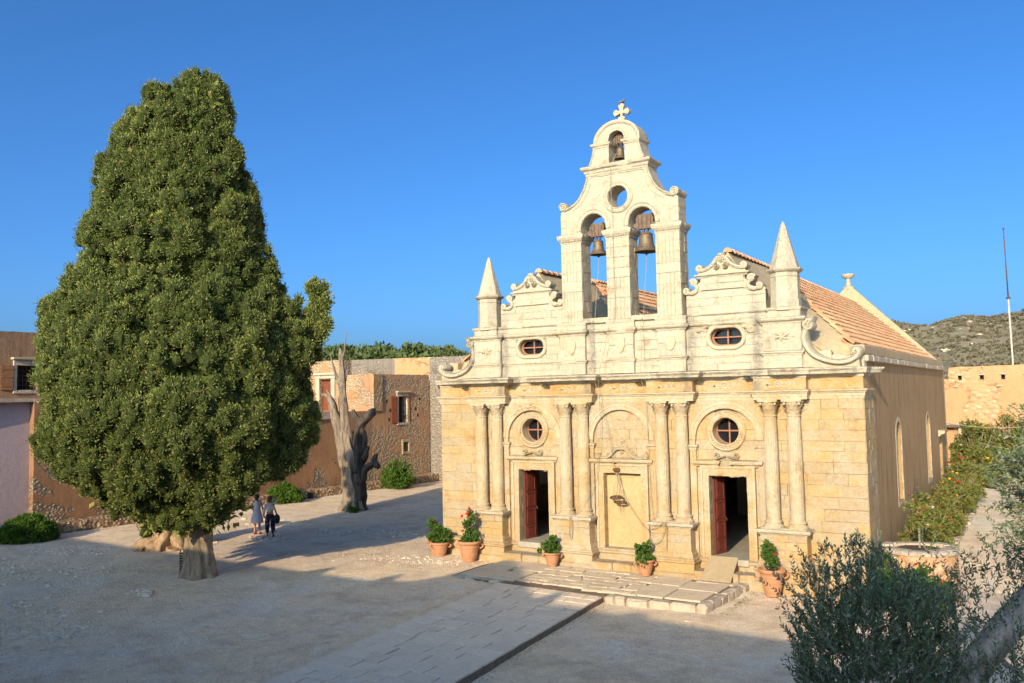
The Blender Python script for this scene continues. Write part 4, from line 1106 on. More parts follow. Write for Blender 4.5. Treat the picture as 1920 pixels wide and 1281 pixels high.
MB().poly(P, [], -.26, -.12, FX).obj('stone_cross', M['pale'], bel)
MB().lathe([(.14, 14.88), (.14, 14.95), (.07, 15.0), (.06, 15.03)], X0, .19, 10).obj('cross_foot', M['pale'], bel)

# ---- doors (one leaf of each stands open inside) and interior
def leaf(cx, hx, ang_, nm='door_leaf'):
    L = .62; d = emp('door', (hx, .3, .7), ang_, CH)
    MB().rbox(0, L, -.025, .025, 0, 2.5, .006).obj('door_leaf', M['door'], d)
    for z0, z1 in ((.1, .42), (.52, 1.02), (1.12, 1.62), (1.72, 2.32)):
        for s_ in (-1, 1):
            y_ = .028 * s_
            m2 = MB(); m2.sweep([(.1, z0), (L - .1, z0), (L - .1, z1), (.1, z1)], [(-.022, 0), (-.02, .018), (0, .022), (.018, .008), (.018, 0)], closed=True, step=5, mp=lambda u, v, h, y_=y_, s_=s_: (u, y_ + h * s_, v)); m2.obj('door_moulding', M['door'], d)
            MB().rbox(.16, L - .16, min(y_, y_ + .012 * s_), max(y_, y_ + .012 * s_), z0 + .06, z1 - .06, .005).obj('door_panel', M['door'], d)
    MB().tube([(L - .05, -.03, 1.1), (L - .05, -.08, 1.1), (L - .05, -.09, 1.0)], [.014, .014, .012], 6, smooth=2).obj('handle', M['brass'], d)
    return d
leaf(DX[0], DX[0] - .58, rad(80)); leaf(DX[1], DX[1] - .58, rad(76))
leaf(DX[0], DX[0] + .58, rad(82)); leaf(DX[1], DX[1] + .58, rad(80))
MB().box(-6.6, 6.6, .9, 20.9, .3, .68).obj('church_floor', M['floor_in'], CH)
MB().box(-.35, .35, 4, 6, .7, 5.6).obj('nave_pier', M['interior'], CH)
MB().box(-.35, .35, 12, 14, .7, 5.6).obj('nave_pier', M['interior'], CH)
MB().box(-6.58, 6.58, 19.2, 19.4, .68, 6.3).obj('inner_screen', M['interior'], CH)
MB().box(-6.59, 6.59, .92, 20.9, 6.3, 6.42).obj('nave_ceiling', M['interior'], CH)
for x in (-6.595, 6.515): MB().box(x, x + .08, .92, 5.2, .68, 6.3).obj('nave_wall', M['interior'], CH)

# ---- place the ashlars: the 300 largest singly, the rest joined
STONES.sort(key=lambda s_: -(s_[0][1] - s_[0][0]) * (s_[0][3] - s_[0][2]))
rest = {}
for i, (q, mp, h, back, par, mat) in enumerate(STONES):
    if i < 300:
        m2 = MB(); block(m2, *q, h, mp, back); m2.obj('stone', mat, par)
    else:
        key = (par.name, mat.name); rest.setdefault(key, (MB(), par, mat)); block(rest[key][0], *q, h, mp, back)
for mbb, par, mat in rest.values(): tag(mbb.obj('small_stones', mat, par), kind='stuff')

# ================================================================== bells, ropes, bird
def bell(x, y, ztop, h, r, label, yoke_w, yoke_h):
    b = emp('bell', (x, y, ztop))
    tag(b, label, 'bell', 'bells hanging in the bell gable')
    pr = [(0.02, 0), (.42 * r, -.02 * h), (.52 * r, -.08 * h), (.56 * r, -.22 * h), (.60 * r, -.5 * h), (.68 * r, -.72 * h), (.84 * r, -.9 * h), (1.0 * r, -1.0 * h), (.97 * r, -1.02 * h), (.8 * r, -.93 * h), (.5 * r, -.6 * h), (.4 * r, -.2 * h)]
    MB().lathe(pr, 0, 0, 28).obj('bell_body', M['bronze'], b, auto=45)
    for zz, rr_ in ((-.12, .55), (-.8, .76)):
        MB().lathe([(rr_ * r, zz * h - .012), (rr_ * r + .012, zz * h), (rr_ * r, zz * h + .012)], 0, 0, 24).obj('bell_band', M['bronze'], b)
    m2 = MB()
    for k in range(4):
        a = math.pi / 4 + k * math.pi / 2
        m2.tube([(.14 * r * 3 * math.cos(a) * .6, .14 * r * 3 * math.sin(a) * .6, -.01), (.1 * math.cos(a), .1 * math.sin(a), .1), (0.02 * math.cos(a), .02 * math.sin(a), .15)], [.02, .022, .018], 6, smooth=3)
    m2.obj('crown_loop', M['bronze'], b)
    MB().tube([(0, 0, -.3 * h), (0, 0, -1.05 * h)], [.012, .014], 6, smooth=1).ball((0, 0, -1.1 * h), .05, 8, 6).obj('clapper', M['rust'], b)
    w = yoke_w / 2
    MB().poly([(-w, .22), (-w * .62, .12), (w * .62, .12), (w, .22), (w, .3), (w * .72, .34), (w * .78, .44), (w * .6, .12 + yoke_h), (w * .25, .09 + yoke_h), (-w * .25, .12 + yoke_h), (-w * .6, .10 + yoke_h), (-w * .8, .42), (-w * .72, .34), (-w, .3)], [], -.09, .09, lambda u, v, h_: (u, h_, v), rough=.012).obj('yoke', M['wood'], b)
    m2 = MB()
    for xx in (-.5, -.2, .2, .5): m2.tube([(xx * w, -.1, .02), (xx * w * 1.15, -.1, .1 + yoke_h * .9)], [.012, .012], 5, smooth=1)
    m2.obj('iron_strap', M['rust'], b)
    MB().tube([(-yoke_w * .62, 0, .26), (yoke_w * .62, 0, .26)], [.022, .022], 8, smooth=1).obj('axle', M['rust'], b)
    return b
bell(-.86, .2, 11.06, .50, .31, 'smaller of the two lower bronze bells, hanging in the left arch', .70, .46)
bell(.90, .2, 11.12, .64, .40, 'largest bronze bell, hanging in the right arch of the bell gable', .80, .50)
bell(.05, .2, 14.14, .40, .215, 'little bronze bell hanging in the topmost arch below the cross', .44, .36)
def rope(pts, r, label, sm=6, group=None):
    r = r * .8
    tag(MB().tube(pts, [r] * len(pts), 5, smooth=sm).obj('rope', M['rope'], smooth=True), label, 'rope', group)
rope([(-.86, .2, 10.5), (-.88, .18, 10.0), (-.93, .1, 9.2), (-.93, -.06, 8.4), (-.95, -.35, 8.0), (-.92, -.42, 6.6), (-.80, -.5, 6.3), (-.62, -.3, 5.2), (-.42, -.2, 4.2), (-.30, -.2, 3.4)], .011, 'thin rope from the left bell down past the cornice to the niche')
rope([(.90, .2, 10.4), (.88, .18, 9.9), (.84, .1, 9.2), (.84, -.06, 8.4), (.86, -.35, 8.0), (.86, -.36, 7.0), (.88, -.52, 6.4), (.92, -.3, 5.6), (.93, -.16, 4.2), (.94, -.14, 3.0), (1.06, -.5, 1.9)], .011, 'thin rope hanging from the right bell down the right side of the niche')
rope([(.0, .0, 13.9), (-.12, -.24, 13.3), (-.12, -.25, 12.7), (-.10, -.24, 11.8), (-.10, -.24, 10), (-.10, -.24, 8.4), (-.3, -.35, 8.0), (-.5, -.3, 7.2), (-.62, -.52, 6.4), (-.72, -.3, 5.6), (-.78, -.2, 4.3), (-.95, -.3, 3.1), (-1.35, -.6, 2.1), (-1.75, -.68, 1.72)], .010, 'long bell cord from the topmost bell to the second pedestal')
rope([(-1.75, -.68, 1.74), (-1.79, -.64, 1.5), (-1.84, -.56, 1.2), (-1.80, -.54, 1.0), (-1.74, -.55, 1.05), (-1.72, -.6, 1.3), (-1.70, -.66, 1.72)], .013, 'knotted rope loop hanging on the second pedestal')
rope([(-.25, -.2, 3.2), (-.05, -.1, 2.5), (.25, -.1, 2.0), (.6, -.2, 1.62), (.9, -.4, 1.48), (1.25, -.64, 1.55), (1.62, -.68, 1.78)], .013, 'slack rope sagging from the niche to the third pedestal')
rope([(1.64, -.68, 1.78), (1.5, -.62, 1.3), (1.3, -.6, 1.08), (1.12, -.62, 1.15), (1.05, -.64, 1.5)], .013, 'rope bight drooping across the face of the third pedestal')
rope([(1.66, -.67, 1.80), (1.62, -.56, 1.4), (1.6, -.55, .95), (1.61, -.56, .75)], .022, 'thick doubled rope end hanging down the third pedestal')
# iron hoops hanging in the niche
hp = emp('hanging_iron_hoop', (-.27, -.02, 3.3)); tag(hp, 'rusty iron semantron hoops hanging by cords in the bricked up niche', 'iron hoop')
m2 = MB()
for cx, cz, tl in ((-.04, -.92, .22), (.10, -1.07, .0)):
    P = [(cx + .2 * math.cos(a), -.05 + .14 * math.sin(a), cz + tl * .12 * math.sin(a)) for a in np.linspace(0, 2 * math.pi, 20)]
    MB().tube(P, [.034] * 20, 6, smooth=1).obj('hoop', M['rust'], hp, smooth=True)
for a, b in (((0, 0, 0), (-.16, -.04, -.9)), ((.02, 0, 0), (-.02, -.05, -.95)), ((.03, 0, -.05), (.2, -.06, -1.1)), ((.0, -.03, -1.0), (.0, -.03, -1.35)), ((.12, -.03, -1.1), (.12, -.03, -1.5))):
    m2.tube([a, b], [.010, .010], 5, smooth=1)
m2.obj('cord', M['rope'], hp)
MB().ball((0, -.05, -.02), .09, 8, 6, (1.6, 1, .8), .6).obj('bracket', M['rust'], hp)
# bird on the cross
bd = emp('bird', (.17, .19, 15.58), rad(70)); tag(bd, 'small grey pigeon perched on the tip of the stone cross', 'bird')
m_b = simple('grey_feathers', (.16, .16, .17), .8)
MB().tube([(-.17, 0, .03), (-.09, 0, .07), (0, 0, .10), (.07, 0, .13), (.10, 0, .18), (.125, 0, .205), (.15, 0, .20)], [.012, .035, .06, .052, .034, .034, .018], 10, smooth=4).obj('body', m_b, bd, smooth=True)
MB().tube([(.15, 0, .203), (.185, 0, .19)], [.012, .003], 5, smooth=1).obj('beak', M['rust'], bd)
for s_ in (-1, 1):
    MB().tube([(.04, .05 * s_, .12), (-.03, .062 * s_, .10), (-.15, .03 * s_, .05)], [.02, .035, .006], 6, smooth=3, flat=.4).obj('wing', m_b, bd, smooth=True)
    MB().tube([(.01, .02 * s_, .05), (.015, .02 * s_, .0)], [.007, .006], 5, smooth=1).obj('leg', M['rust'], bd)

# candle stand and veiled icon seen through the right door
cs_ = emp('candle_stand', (.75, 7.6, .68)); tag(cs_, 'brass candle stand with red cups in the dark behind the right door', 'candle stand')
MB().lathe([(.22, 0), (.22, .04), (.06, .1), (.03, .3), (.05, .5), (.03, .8), (.06, 1.1), (.03, 1.4), (.04, 1.5), (.2, 1.56), (.22, 1.6), (.2, 1.62)], 0, 0, 14).obj('stem', M['brass'], cs_, auto=50)
for k in range(8):
    a = k * math.pi / 4; MB().lathe([(.03, 1.62), (.035, 1.7), (.025, 1.71)], .16 * math.cos(a), .16 * math.sin(a), 8).obj('candle_cup', M['redglass'], cs_)
ic = emp('icon_stand', (1.1, 9.6, .68), rad(-10)); tag(ic, 'pale cloth draped icon stand inside the church, behind the candle stand', 'icon stand')
MB().poly([(-.42, 0), (.42, 0), (.42, 1.5), (.3, 1.62), (0, 1.68), (-.3, 1.62), (-.42, 1.5)], [], -.12, .12, lambda u, v, h: (u, h, v), rough=.01).obj('drape', M['cloth_pale'], ic)
MB().poly([(-.5, 1.5), (.5, 1.5), (.36, 1.75), (0, 1.86), (-.36, 1.75)], [], .13, .16, lambda u, v, h: (u, h, v)).obj('icon_frame', M['wood'], ic)

# ================================================================== paving
ter = tag(MB().poly([(-4.58, -3.50), (-3.1, -3.62), (-1.2, -3.78), (1.0, -3.9), (2.2, -3.86), (3.95, -3.72), (4.05, -2.2), (4.16, -.62), (-4.35, -.62), (-4.62, -1.6)], [], -.3, .085, lambda u, v, h: (u, v, h), rough=.03).obj('terrace', M['bed']), kind='structure')
def pave(mb, quad, z, th, j=.02, b=.015, g=.012):
    c = [sum(p[0] for p in quad) / 4, sum(p[1] for p in quad) / 4]; V = []; n = []
    for (x, y) in quad:
        dx, dy = x - c[0], y - c[1]; L = math.hypot(dx, dy); k = (L - g) / L
        n.append((c[0] + dx * k + R_.uniform(-j, j), c[1] + dy * k + R_.uniform(-j, j)))
    P = []
    for i in range(4):                               # extra point on each side: worn, uneven outline
        a, q = n[i], n[(i + 1) % 4]; P.append(a); P.append(((a[0] + q[0]) / 2 + R_.uniform(-j, j) * .6, (a[1] + q[1]) / 2 + R_.uniform(-j, j) * .6))
    tz = [R_.uniform(-.006, .006) for _ in range(8)]
    V += [(x, y, z - th) for x, y in P]; V += [(x, y, z - b * .7 + t_) for (x, y), t_ in zip(P, tz)]
    for (x, y), t_ in zip(P, tz):
        dx, dy = x - c[0], y - c[1]; L = math.hypot(dx, dy); k = (L - b * 1.4) / L; V.append((c[0] + dx * k, c[1] + dy * k, z + t_))
    F = [tuple(range(16, 24))]
    for i in range(8):
        k = (i + 1) % 8; F.append((i, k, 8 + k, 8 + i)); F.append((8 + i, 8 + k, 16 + k, 16 + i))
    mb.add(V, F)
# terrace flagstones: small irregular ones in the middle, large slabs to the right and left
y = -.70; row = 0; rp = random.Random(21)
def edge_y(x):
    return -3.5 - .12 * (x + 4.5) / 3 if x < 0 else -3.83 + .02 * x
while y > -3.5:
    dpt = rp.uniform(.34, .46)
    x = -2.2 + rp.uniform(-.15, .15)
    while x < 1.55:
        w = rp.uniform(.32, .66); yb = max(y - dpt, edge_y(x) + .28); 
        if y - yb > .12:
            sk = rp.uniform(-.05, .05)
            m2 = MB(); pave(m2, [(x, yb + sk), (x + w, yb - sk), (x + w + rp.uniform(-.05, .05), y - sk), (x + rp.uniform(-.05, .05), y + sk)], .13 + rp.uniform(-.012, .008), .1, .03); m2.obj('flagstone', M['flag'], ter)
        x += w
    y -= dpt
for (x0, x1, y0, y1) in ((1.62, 2.5, -1.9, -.72), (1.65, 2.62, -3.45, -1.92), (2.64, 3.7, -3.42, -2.2), (2.52, 3.75, -2.18, -1.1), (2.7, 4.0, -1.08, -.7)):
    m2 = MB(); pave(m2, [(x0, y0), (x1, y0), (x1, y1), (x0, y1)], .13, .1, .02, .02, .01); m2.obj('flagstone', M['flag'], ter)
x = -4.5
for (x0, x1, y0, y1) in ((-4.42, -3.3, -2.2, -1.5), (-4.35, -3.2, -1.48, -.7), (-3.28, -2.3, -1.9, -.72), (-4.4, -3.1, -3.35, -2.22), (-3.08, -2.3, -3.4, -1.92)):
    m2 = MB(); pave(m2, [(x0, y0), (x1, y0), (x1, y1), (x0, y1)], .13, .1, .03, .02, .01); m2.obj('flagstone', M['flag'], ter)
# kerb stones along the edge
def kerbs(P, z0, z1, wd, mat, nm='kerb_stone', wmin=.32, wmax=.6, par=ter):
    for (a, b) in zip(P[:-1], P[1:]):
        a = Vector(a); b = Vector(b); L = (b - a).length; d = (b - a) / L; n_ = Vector((d.y, -d.x)); t_ = 0
        while t_ < L - .02:
            w = min(L - t_, R_.uniform(wmin, wmax)); 
            if L - t_ - w < .2: w = L - t_
            p = a + d * t_; q = a + d * (t_ + w - .01); o = R_.uniform(-.02, .02)
            m2 = MB().rbox(0, (q - p).length, 0, wd, z0, z1 + R_.uniform(-.02, .012), .05, .022)
            ob = m2.obj(nm, mat, par, (p.x + n_.x * o, p.y + n_.y * o, 0), math.atan2(d.y, d.x)); t_ += w
kerbs([(-4.6, -3.5), (-3.1, -3.63), (-2.6, -3.70)], -.25, .125, .26, M['kerb'], wmin=.5, wmax=.8)
kerbs([(1.1, -3.98), (2.4, -3.93), (4.0, -3.78)], -.35, .125, .34, M['kerb'], wmin=.28, wmax=.7)
kerbs([(4.0, -3.78), (4.08, -2.2), (4.2, -.66)], -.35, .13, .30, M['kerb'])

# path of rectangular pavers running from the terrace towards the gallery
A0 = Vector((-2.6, -3.80)); A1 = Vector((1.03, -3.98)); dirp = Vector((.078, -1)).normalized(); LP = 22.5
PQ = [A0, A1, A1 + dirp * LP, A0 + dirp * LP]
path = tag(MB().poly([(p.x, p.y) for p in PQ], [], -.3, .058, lambda u, v, h: (u, v, h), rough=.012).obj('path', M['bed']), kind='structure')
t_ = .02; rp = random.Random(33)
while t_ < LP - .5:
    dpt = rp.choice((.42, .5, .62, .5)); s0 = 0
    while s0 < 1 - 1e-6:
        w = rp.uniform(.13, .31); 
        if 1 - s0 - w < .1: w = 1 - s0
        def pt(s_, tt): return tuple((A0.lerp(A1, s_) + dirp * tt))
        m2 = MB(); pave(m2, [pt(s0, t_ + dpt), pt(s0 + w, t_ + dpt), pt(s0 + w, t_), pt(s0, t_)], .10 + rp.uniform(-.008, .006), .06, .010, .014, .016); m2.obj('paver', M['paver'], path)
        s0 += w
    t_ += dpt
# ramp board at the right door
rb = emp('ramp_board', (3.3, -.94, .13)); tag(rb, 'tan wooden wheelchair ramp board leaning up to the right church door', 'ramp')
m2 = MB(); m2.add([(-.47, 0, .02), (.44, 0, .02), (.44, .80, .60), (-.47, .80, .60), (-.47, 0, .045), (.44, 0, .045), (.44, .80, .625), (-.47, .80, .625)], [(0, 1, 2, 3), (4, 5, 6, 7), (0, 1, 5, 4), (1, 2, 6, 5), (2, 3, 7, 6), (3, 0, 4, 7)]); m2.obj('deck', M['board'], rb)
for x in (-.45, .40):
    m2 = MB(); m2.add([(x, 0, 0), (x, .78, 0), (x, .78, .56), (x, .0, .015), (x + .04, 0, 0), (x + .04, .78, 0), (x + .04, .78, .56), (x + .04, 0, .015)], [(0, 1, 2, 3), (4, 5, 6, 7), (0, 1, 5, 4), (1, 2, 6, 5), (2, 3, 7, 6), (3, 0, 4, 7)]); m2.obj('side_frame', M['wood'], rb)

# ================================================================== north range of the monastery
def wall_prism(name, pts, z0, z1, mat, parent, holes=None):
    return MB().poly(pts, [], z0, z1, lambda u, v, h: (u, v, h), rough=0).obj(name, mat, parent)
NR_ = emp('monastery_range', (-26.5, 5, 0)); tag(NR_, 'long weathered orange plaster and rubble range across the courtyard behind the cypress', 'building')
def place(o):
    o.matrix_parent_inverse = Matrix.Translation((26.5, -5, 0)); return o
# front faces follow x = -26.7 .. -25.1
def fx(y): return -26.72 + (y + 4.7) * .0655
def facewall(y0, y1, z0, z1, thick, mat, off=0, holes=(), name='wall'):
    """long wall whose face follows the front line; holes in (y,z)"""
    d = Vector((fx(y1) - fx(y0), y1 - y0)).normalized()
    mp = lambda u, v, h: (fx(u) + off + h, u, v)
    return place(MB().poly([(y0, z0), (y1, z0), (y1, z1), (y0, z1)], holes, -thick, 0, mp, rough=.02).obj(name, mat, NR_))
facewall(-4.7, 6.0, -.2, 5.95, 1.2, M['orange_wall'])
facewall(6.0, 16.4, -.2, 5.0, 1.2, M['orange_wall'])
lil = facewall(-16, -4.7, -.2, 5.95, 1.0, M['lilac'], off=-.35)
place(MB().box(-27.6, fx(-4.7) - .02, -16, -4.702, 5.955, 6.12).obj('ledge', M['ledge'], NR_))
place(MB().poly([(fx(-4.7) - 0.01, -4.7), (fx(6) + .03, 6.0), (-28.5, 6.0), (-28.5, -4.7)], [], 5.955, 6.10, lambda u, v, h: (u, v, h)).obj('ledge', M['ledge'], NR_))
up_ = facewall(-16, 5.0, 6.1, 9.12, .9, M['brown_wall'], off=-.55, holes=[[(-5.2, 6.5), (-4.3, 6.5), (-4.3, 7.6), (-5.2, 7.6)]], name='upper_wall')
rubb = facewall(16.42, 26, -.2, 7.38, 1.2, M['rubble_wall'], holes=[[(18.85, 4.15), (19.75, 4.15), (19.75, 5.9), (18.85, 5.9)], [(19.3, 2.2), (19.85, 2.2), (19.85, 2.85), (19.3, 2.85)]])
place(MB().poly([(-33, 5.0), (-25.2, 5.0), (-25.2, 7.38), (-27.9, 7.38), (-27.9, 8.4), (-33, 8.4)], [[(-29.95, 5.04), (-28.9, 5.04), (-28.9, 7.15), (-29.95, 7.15)]], 16.43, 17.3, lambda u, v, h: (u, h, v), rough=.02).obj('end_wall', M['end_wall'], NR_))
place(MB().box(-33.5, -25.5, 6.0, 16.42, 4.6, 4.98).obj('upper_terrace', M['ledge'], NR_))
place(MB().box(-33.5, fx(17) - .15, 17.3, 25.5, 7.0, 7.3).obj('flat_roof', M['ledge'], NR_))
place(MB().poly([(-33, 7.0), (-28.05, 7.0), (-28.05, 8.66), (-33, 8.7)], [], 22, 22.6, lambda u, v, h: (u, h, v), rough=.02).obj('parapet', M['grey_wall'], NR_))
place(MB().poly([(-28.05, 7.0), (-24.9, 7.0), (-24.9, 8.61), (-28.05, 8.65)], [], 22, 22.6, lambda u, v, h: (u, h, v), rough=.02).obj('parapet', M['fort'], NR_))
place(MB().box(-34, -33, 5.0, 22.5, 4.9, 8.4).obj('back_wall', M['brown_wall'], NR_))
place(MB().box(-30.4, -30.0, 16.1, 16.44, 5.0, 5.05).obj('door_step', M['kerb'], NR_))
# door with stone surround
dr = emp('terrace_door', (0, 0, 0)); dr.parent = NR_; place(dr)
MB().box(-29.95, -28.9, 16.75, 16.8, 5.04, 7.15).obj('door_leaf', M['shutter'], dr)
for x0, x1 in ((-30.3, -29.95), (-28.9, -28.55)): MB().rbox(x0, x1, 16.33, 16.6, 5.0, 7.2, .02, .01).obj('jamb', M['pale'], dr)
MB().rbox(-30.35, -28.5, 16.30, 16.6, 7.2, 7.42, .02, .01).obj('lintel', M['pale'], dr)
MB().rbox(-30.5, -28.35, 16.18, 16.6, 7.42, 7.58, .03, .01).obj('hood', M['pale'], dr)
def shut_window(yc, hw, z0, z1, off, smat, parent=NR_, sash=True, tilt=-12):
    X = fx(yc) + off
    w = emp('window', (X, yc, z0)); w.parent = parent; place(w); H = z1 - z0
    MB().box(-.5, -.46, -hw, hw, 0, H).obj('pane', M['dark_recess'], w)
    MB().rbox(-.3, .05, -hw - .16, hw + .16, -.16, 0, .015, .006).obj('sill', M['kerb'], w)
    MB().rbox(-.3, .04, -hw - .16, hw + .16, H, H + .26, .015, .006).obj('lintel', M['kerb'], w)
    MB().rbox(-.1, .20, -hw - .26, hw + .26, H + .26, H + .36, .02, .008).obj('hood', M['carved'], w)
    MB().rbox(-.4, .03, hw, hw + .16, 0, H, .015, .006).obj('jamb', M['kerb'], w)
    MB().rbox(-.4, .03, -hw - .16, -hw, 0, H, .015, .006).obj('jamb', M['kerb'], w)
    m2 = MB()
    for k in range(1, 5): m2.tube([(-.2, -hw + 2 * hw * k / 5, 0), (-.2, -hw + 2 * hw * k / 5, H)], [.012, .012], 5, smooth=1)
    for k in range(1, 5): m2.tube([(-.2, -hw, H * k / 5), (-.2, hw, H * k / 5)], [.012, .012], 5, smooth=1)
    m2.obj('iron_grille', M['rust'], w)
    for s_ in (-1, 1):
        sh = emp('shutter', (.045, s_ * (hw + .17), 0), rad(tilt * s_ * -1)); sh.parent = w
        for k in range(3):
            y0 = s_ * (.01 + k * .17); MB().rbox(0, .035, min(y0, y0 + s_ * .165), max(y0, y0 + s_ * .165), 0, H, .004).obj('board', smat, sh)
        for zz in (.15, H * .5, H - .2): MB().rbox(.036, .06, min(s_ * .02, s_ * .49), max(s_ * .02, s_ * .49), zz, zz + .07, .004).obj('batten', smat, sh)
    return w
shut_window(19.3, .45, 4.15, 5.9, 0, M['shutter'])
shut_window(-4.75, .45, 6.5, 7.6, -.55, M['shutter_brown'])
sw_ = emp('window', (fx(19.55), 19.57, 2.2)); sw_.parent = NR_; place(sw_)
MB().box(-.45, -.42, -.28, .28, 0, .66).obj('pane', M['dark_recess'], sw_)
MB().poly([(-.42, -.16), (.42, -.16), (.42, .82), (-.42, .82)], [[(-.27, 0), (.27, 0), (.27, .65), (-.27, .65)]], -.3, .04, lambda u, v, h: (h, u, v), rough=.01).obj('surround', M['carved'], sw_)
for (y0, z0) in ((17.7, 5.5), (18.0, 4.9), (17.9, 4.3), (20.9, 5.6), (20.5, 4.95), (20.7, 4.5)): place(MB().box(fx(y0) - .06, fx(y0) + .012, y0, y0 + .17, z0, z0 + .2).obj('putlog_hole', M['dark_recess'], NR_))  # solid boxes, the shade of the holes put into their dark colour
# rubble bench along the foot of the wall
def bench(y0, y1, off, z1, label):
    mp = lambda u, v, h: (fx(u) + h, u, v)
    o = MB().poly([(y0, -.2), (y1, -.2), (y1, z1), (y0, z1)], [], .02, off, mp, rough=.0)
    m2 = MB(); n = int((y1 - y0) / .25); V = []; F = []
    for i in range(n + 1):
        y = y0 + (y1 - y0) * i / n
        for (dx, z) in ((.0, -.25), (off + .04, -.25), (off, z1 - .08), (off - .05, z1), (.0, z1 + .02)):
            p = Vector((fx(y) + dx, y, z)); V.append(p + (noise.noise_vector(p * 1.9) * .05 if dx > .01 else Vector((0, 0, 0))))
    for i in range(n):
        for k in range(4): F.append((i * 5 + k, (i + 1) * 5 + k, (i + 1) * 5 + k + 1, i * 5 + k + 1))
    F += [(0, 1, 2, 3, 4), tuple(n * 5 + k for k in (4, 3, 2, 1, 0))]
    m2.add(V, F); tag(m2.obj('stone_bench', M['bench']), label, 'low wall', 'rubble benches along the range')
bench(-4.35, 17.0, .68, .50, 'long low rubble bench behind the cypress at the foot of the orange range')
bench(18.3, 26, .75, .52, 'low rubble bench at the far end of the range by the little square window')
place(MB().box(fx(10.6) + .6, fx(10.6) + .75, 10.4, 10.75, .08, .38).obj('drain_hole', M['dark_recess'], NR_))  # solid box coloured dark for the shade inside the drain
tag(MB().rbox(-27.2, -25.9, -8.2, -5.3, -.1, .14, .04, .02).obj('stone_slab', M['kerb']), 'flat pale slab on the ground under the lilac wall', 'slab')
# grey rubble wall behind, running behind the church
gw = emp('courtyard_wall', (-16, 24, 0)); tag(gw, 'grey rubble wall rising between the range and the church', 'wall')
gw_ = MB().poly([(-24.9, -.2), (-6, -.2), (-6, 8.5), (-22.9, 8.6), (-24.9, 8.62)], [[(-23.7, 7.3), (-23.5, 7.3), (-23.5, 7.55), (-23.7, 7.55)], [(-24.2, 6.4), (-24.0, 6.4), (-24.0, 6.6), (-24.2, 6.6)]], 22.0, 23.0, lambda u, v, h: (u, h, v), rough=.03).obj('masonry', M['grey_wall'], gw)
gw_.matrix_parent_inverse = Matrix.Translation((16, -24, 0))

# ================================================================== fortress wall on the right, garden doorway
fw = emp('fortress_wall', (15, 34, 0)); tag(fw, 'high sunlit pink fortress wall with loopholes beyond the garden', 'wall')
def pf(o): o.matrix_parent_inverse = Matrix.Translation((-15, -34, 0)); return o
pf(MB().poly([(4.5, -.2), (45, -.2), (45, 5.70), (4.5, 5.64)], [], 34, 35.2, lambda u, v, h: (u, h, v), rough=.03).obj('wall', M['fort'], fw))
lp = [[(x - .11, 6.22), (x + .11, 6.22), (x + .11, 6.5), (x - .11, 6.5)] for x in (7.15, 8.35, 9.5, 10.7, 11.9, 13.1, 14.4)]
pf(MB().poly([(4.5, 5.5), (45, 5.5), (45, 7.25), (12, 7.1), (6.55, 7.02), (6.5, 6.3), (4.5, 6.28)], lp, 34.25, 34.85, lambda u, v, h: (u, h, v), rough=.03).obj('parapet', M['fort'], fw))
for h_ in lp:
    x = (h_[0][0] + h_[1][0]) / 2
    pf(MB().box(x - .13, x + .13, 34.6, 34.7, 6.2, 6.52).obj('loophole', M['dark_recess'], fw)); pf(MB().rbox(x - .2, x + .2, 34.17, 34.4, 6.5, 6.58, .015, .006).obj('loophole_lintel', M['pale'], fw))
for x in (6.9, 9.25, 11.8): pf(MB().rbox(x - .16, x + .16, 34.12, 34.4, 5.78, 5.86, .015, .006).obj('ledge_stone', M['pale'], fw))
pf(MB().rbox(5.4, 7.6, 33.45, 34.02, 3.3, 3.46, .03, .01).obj('doorway_lintel', M['wood'], fw))
pf(MB().rbox(5.4, 7.6, 33.4, 34.02, 3.47, 3.58, .03, .01).obj('doorway_hood', M['pale'], fw))
pf(MB().rbox(6.95, 7.15, 33.6, 34.02, -.1, 3.3, .03, .01).obj('doorway_jamb', M['pale'], fw))
rope([(7.0, 25, 3.9), (8.6, 24.6, 3.72), (10.6, 24.2, 3.72), (13, 23.8, 4.0)], .022, 'sagging cable strung above the garden shrubs to the right', 8)
# flagpole behind the wall
fp = emp('flagpole', (10.0, 37.5, 0)); tag(fp, 'tall thin rusty white flagpole behind the fortress wall', 'flagpole')
MB().tube([(0, 0, 0), (-.05, -.2, 7), (-.1, -.42, 11.4)], [.065, .06, .055], 10, smooth=1).obj('pole', simple('pole_paint', (.50, .43, .36), .7, 0, .4, 4), fp, smooth=True)
MB().tube([(-.1, -.42, 11.4), (-.15, -.6, 15.8)], [.045, .03], 8, smooth=1).obj('topmast', M['rust'], fp, smooth=True)
MB().lathe([(.12, 11.35), (.14, 11.4), (.12, 11.45)], -.1, -.42, 10).obj('collar', M['rust'], fp)
MB().ball((-.15, -.6, 15.85), .07, 8, 6).obj('truck', M['rust'], fp)

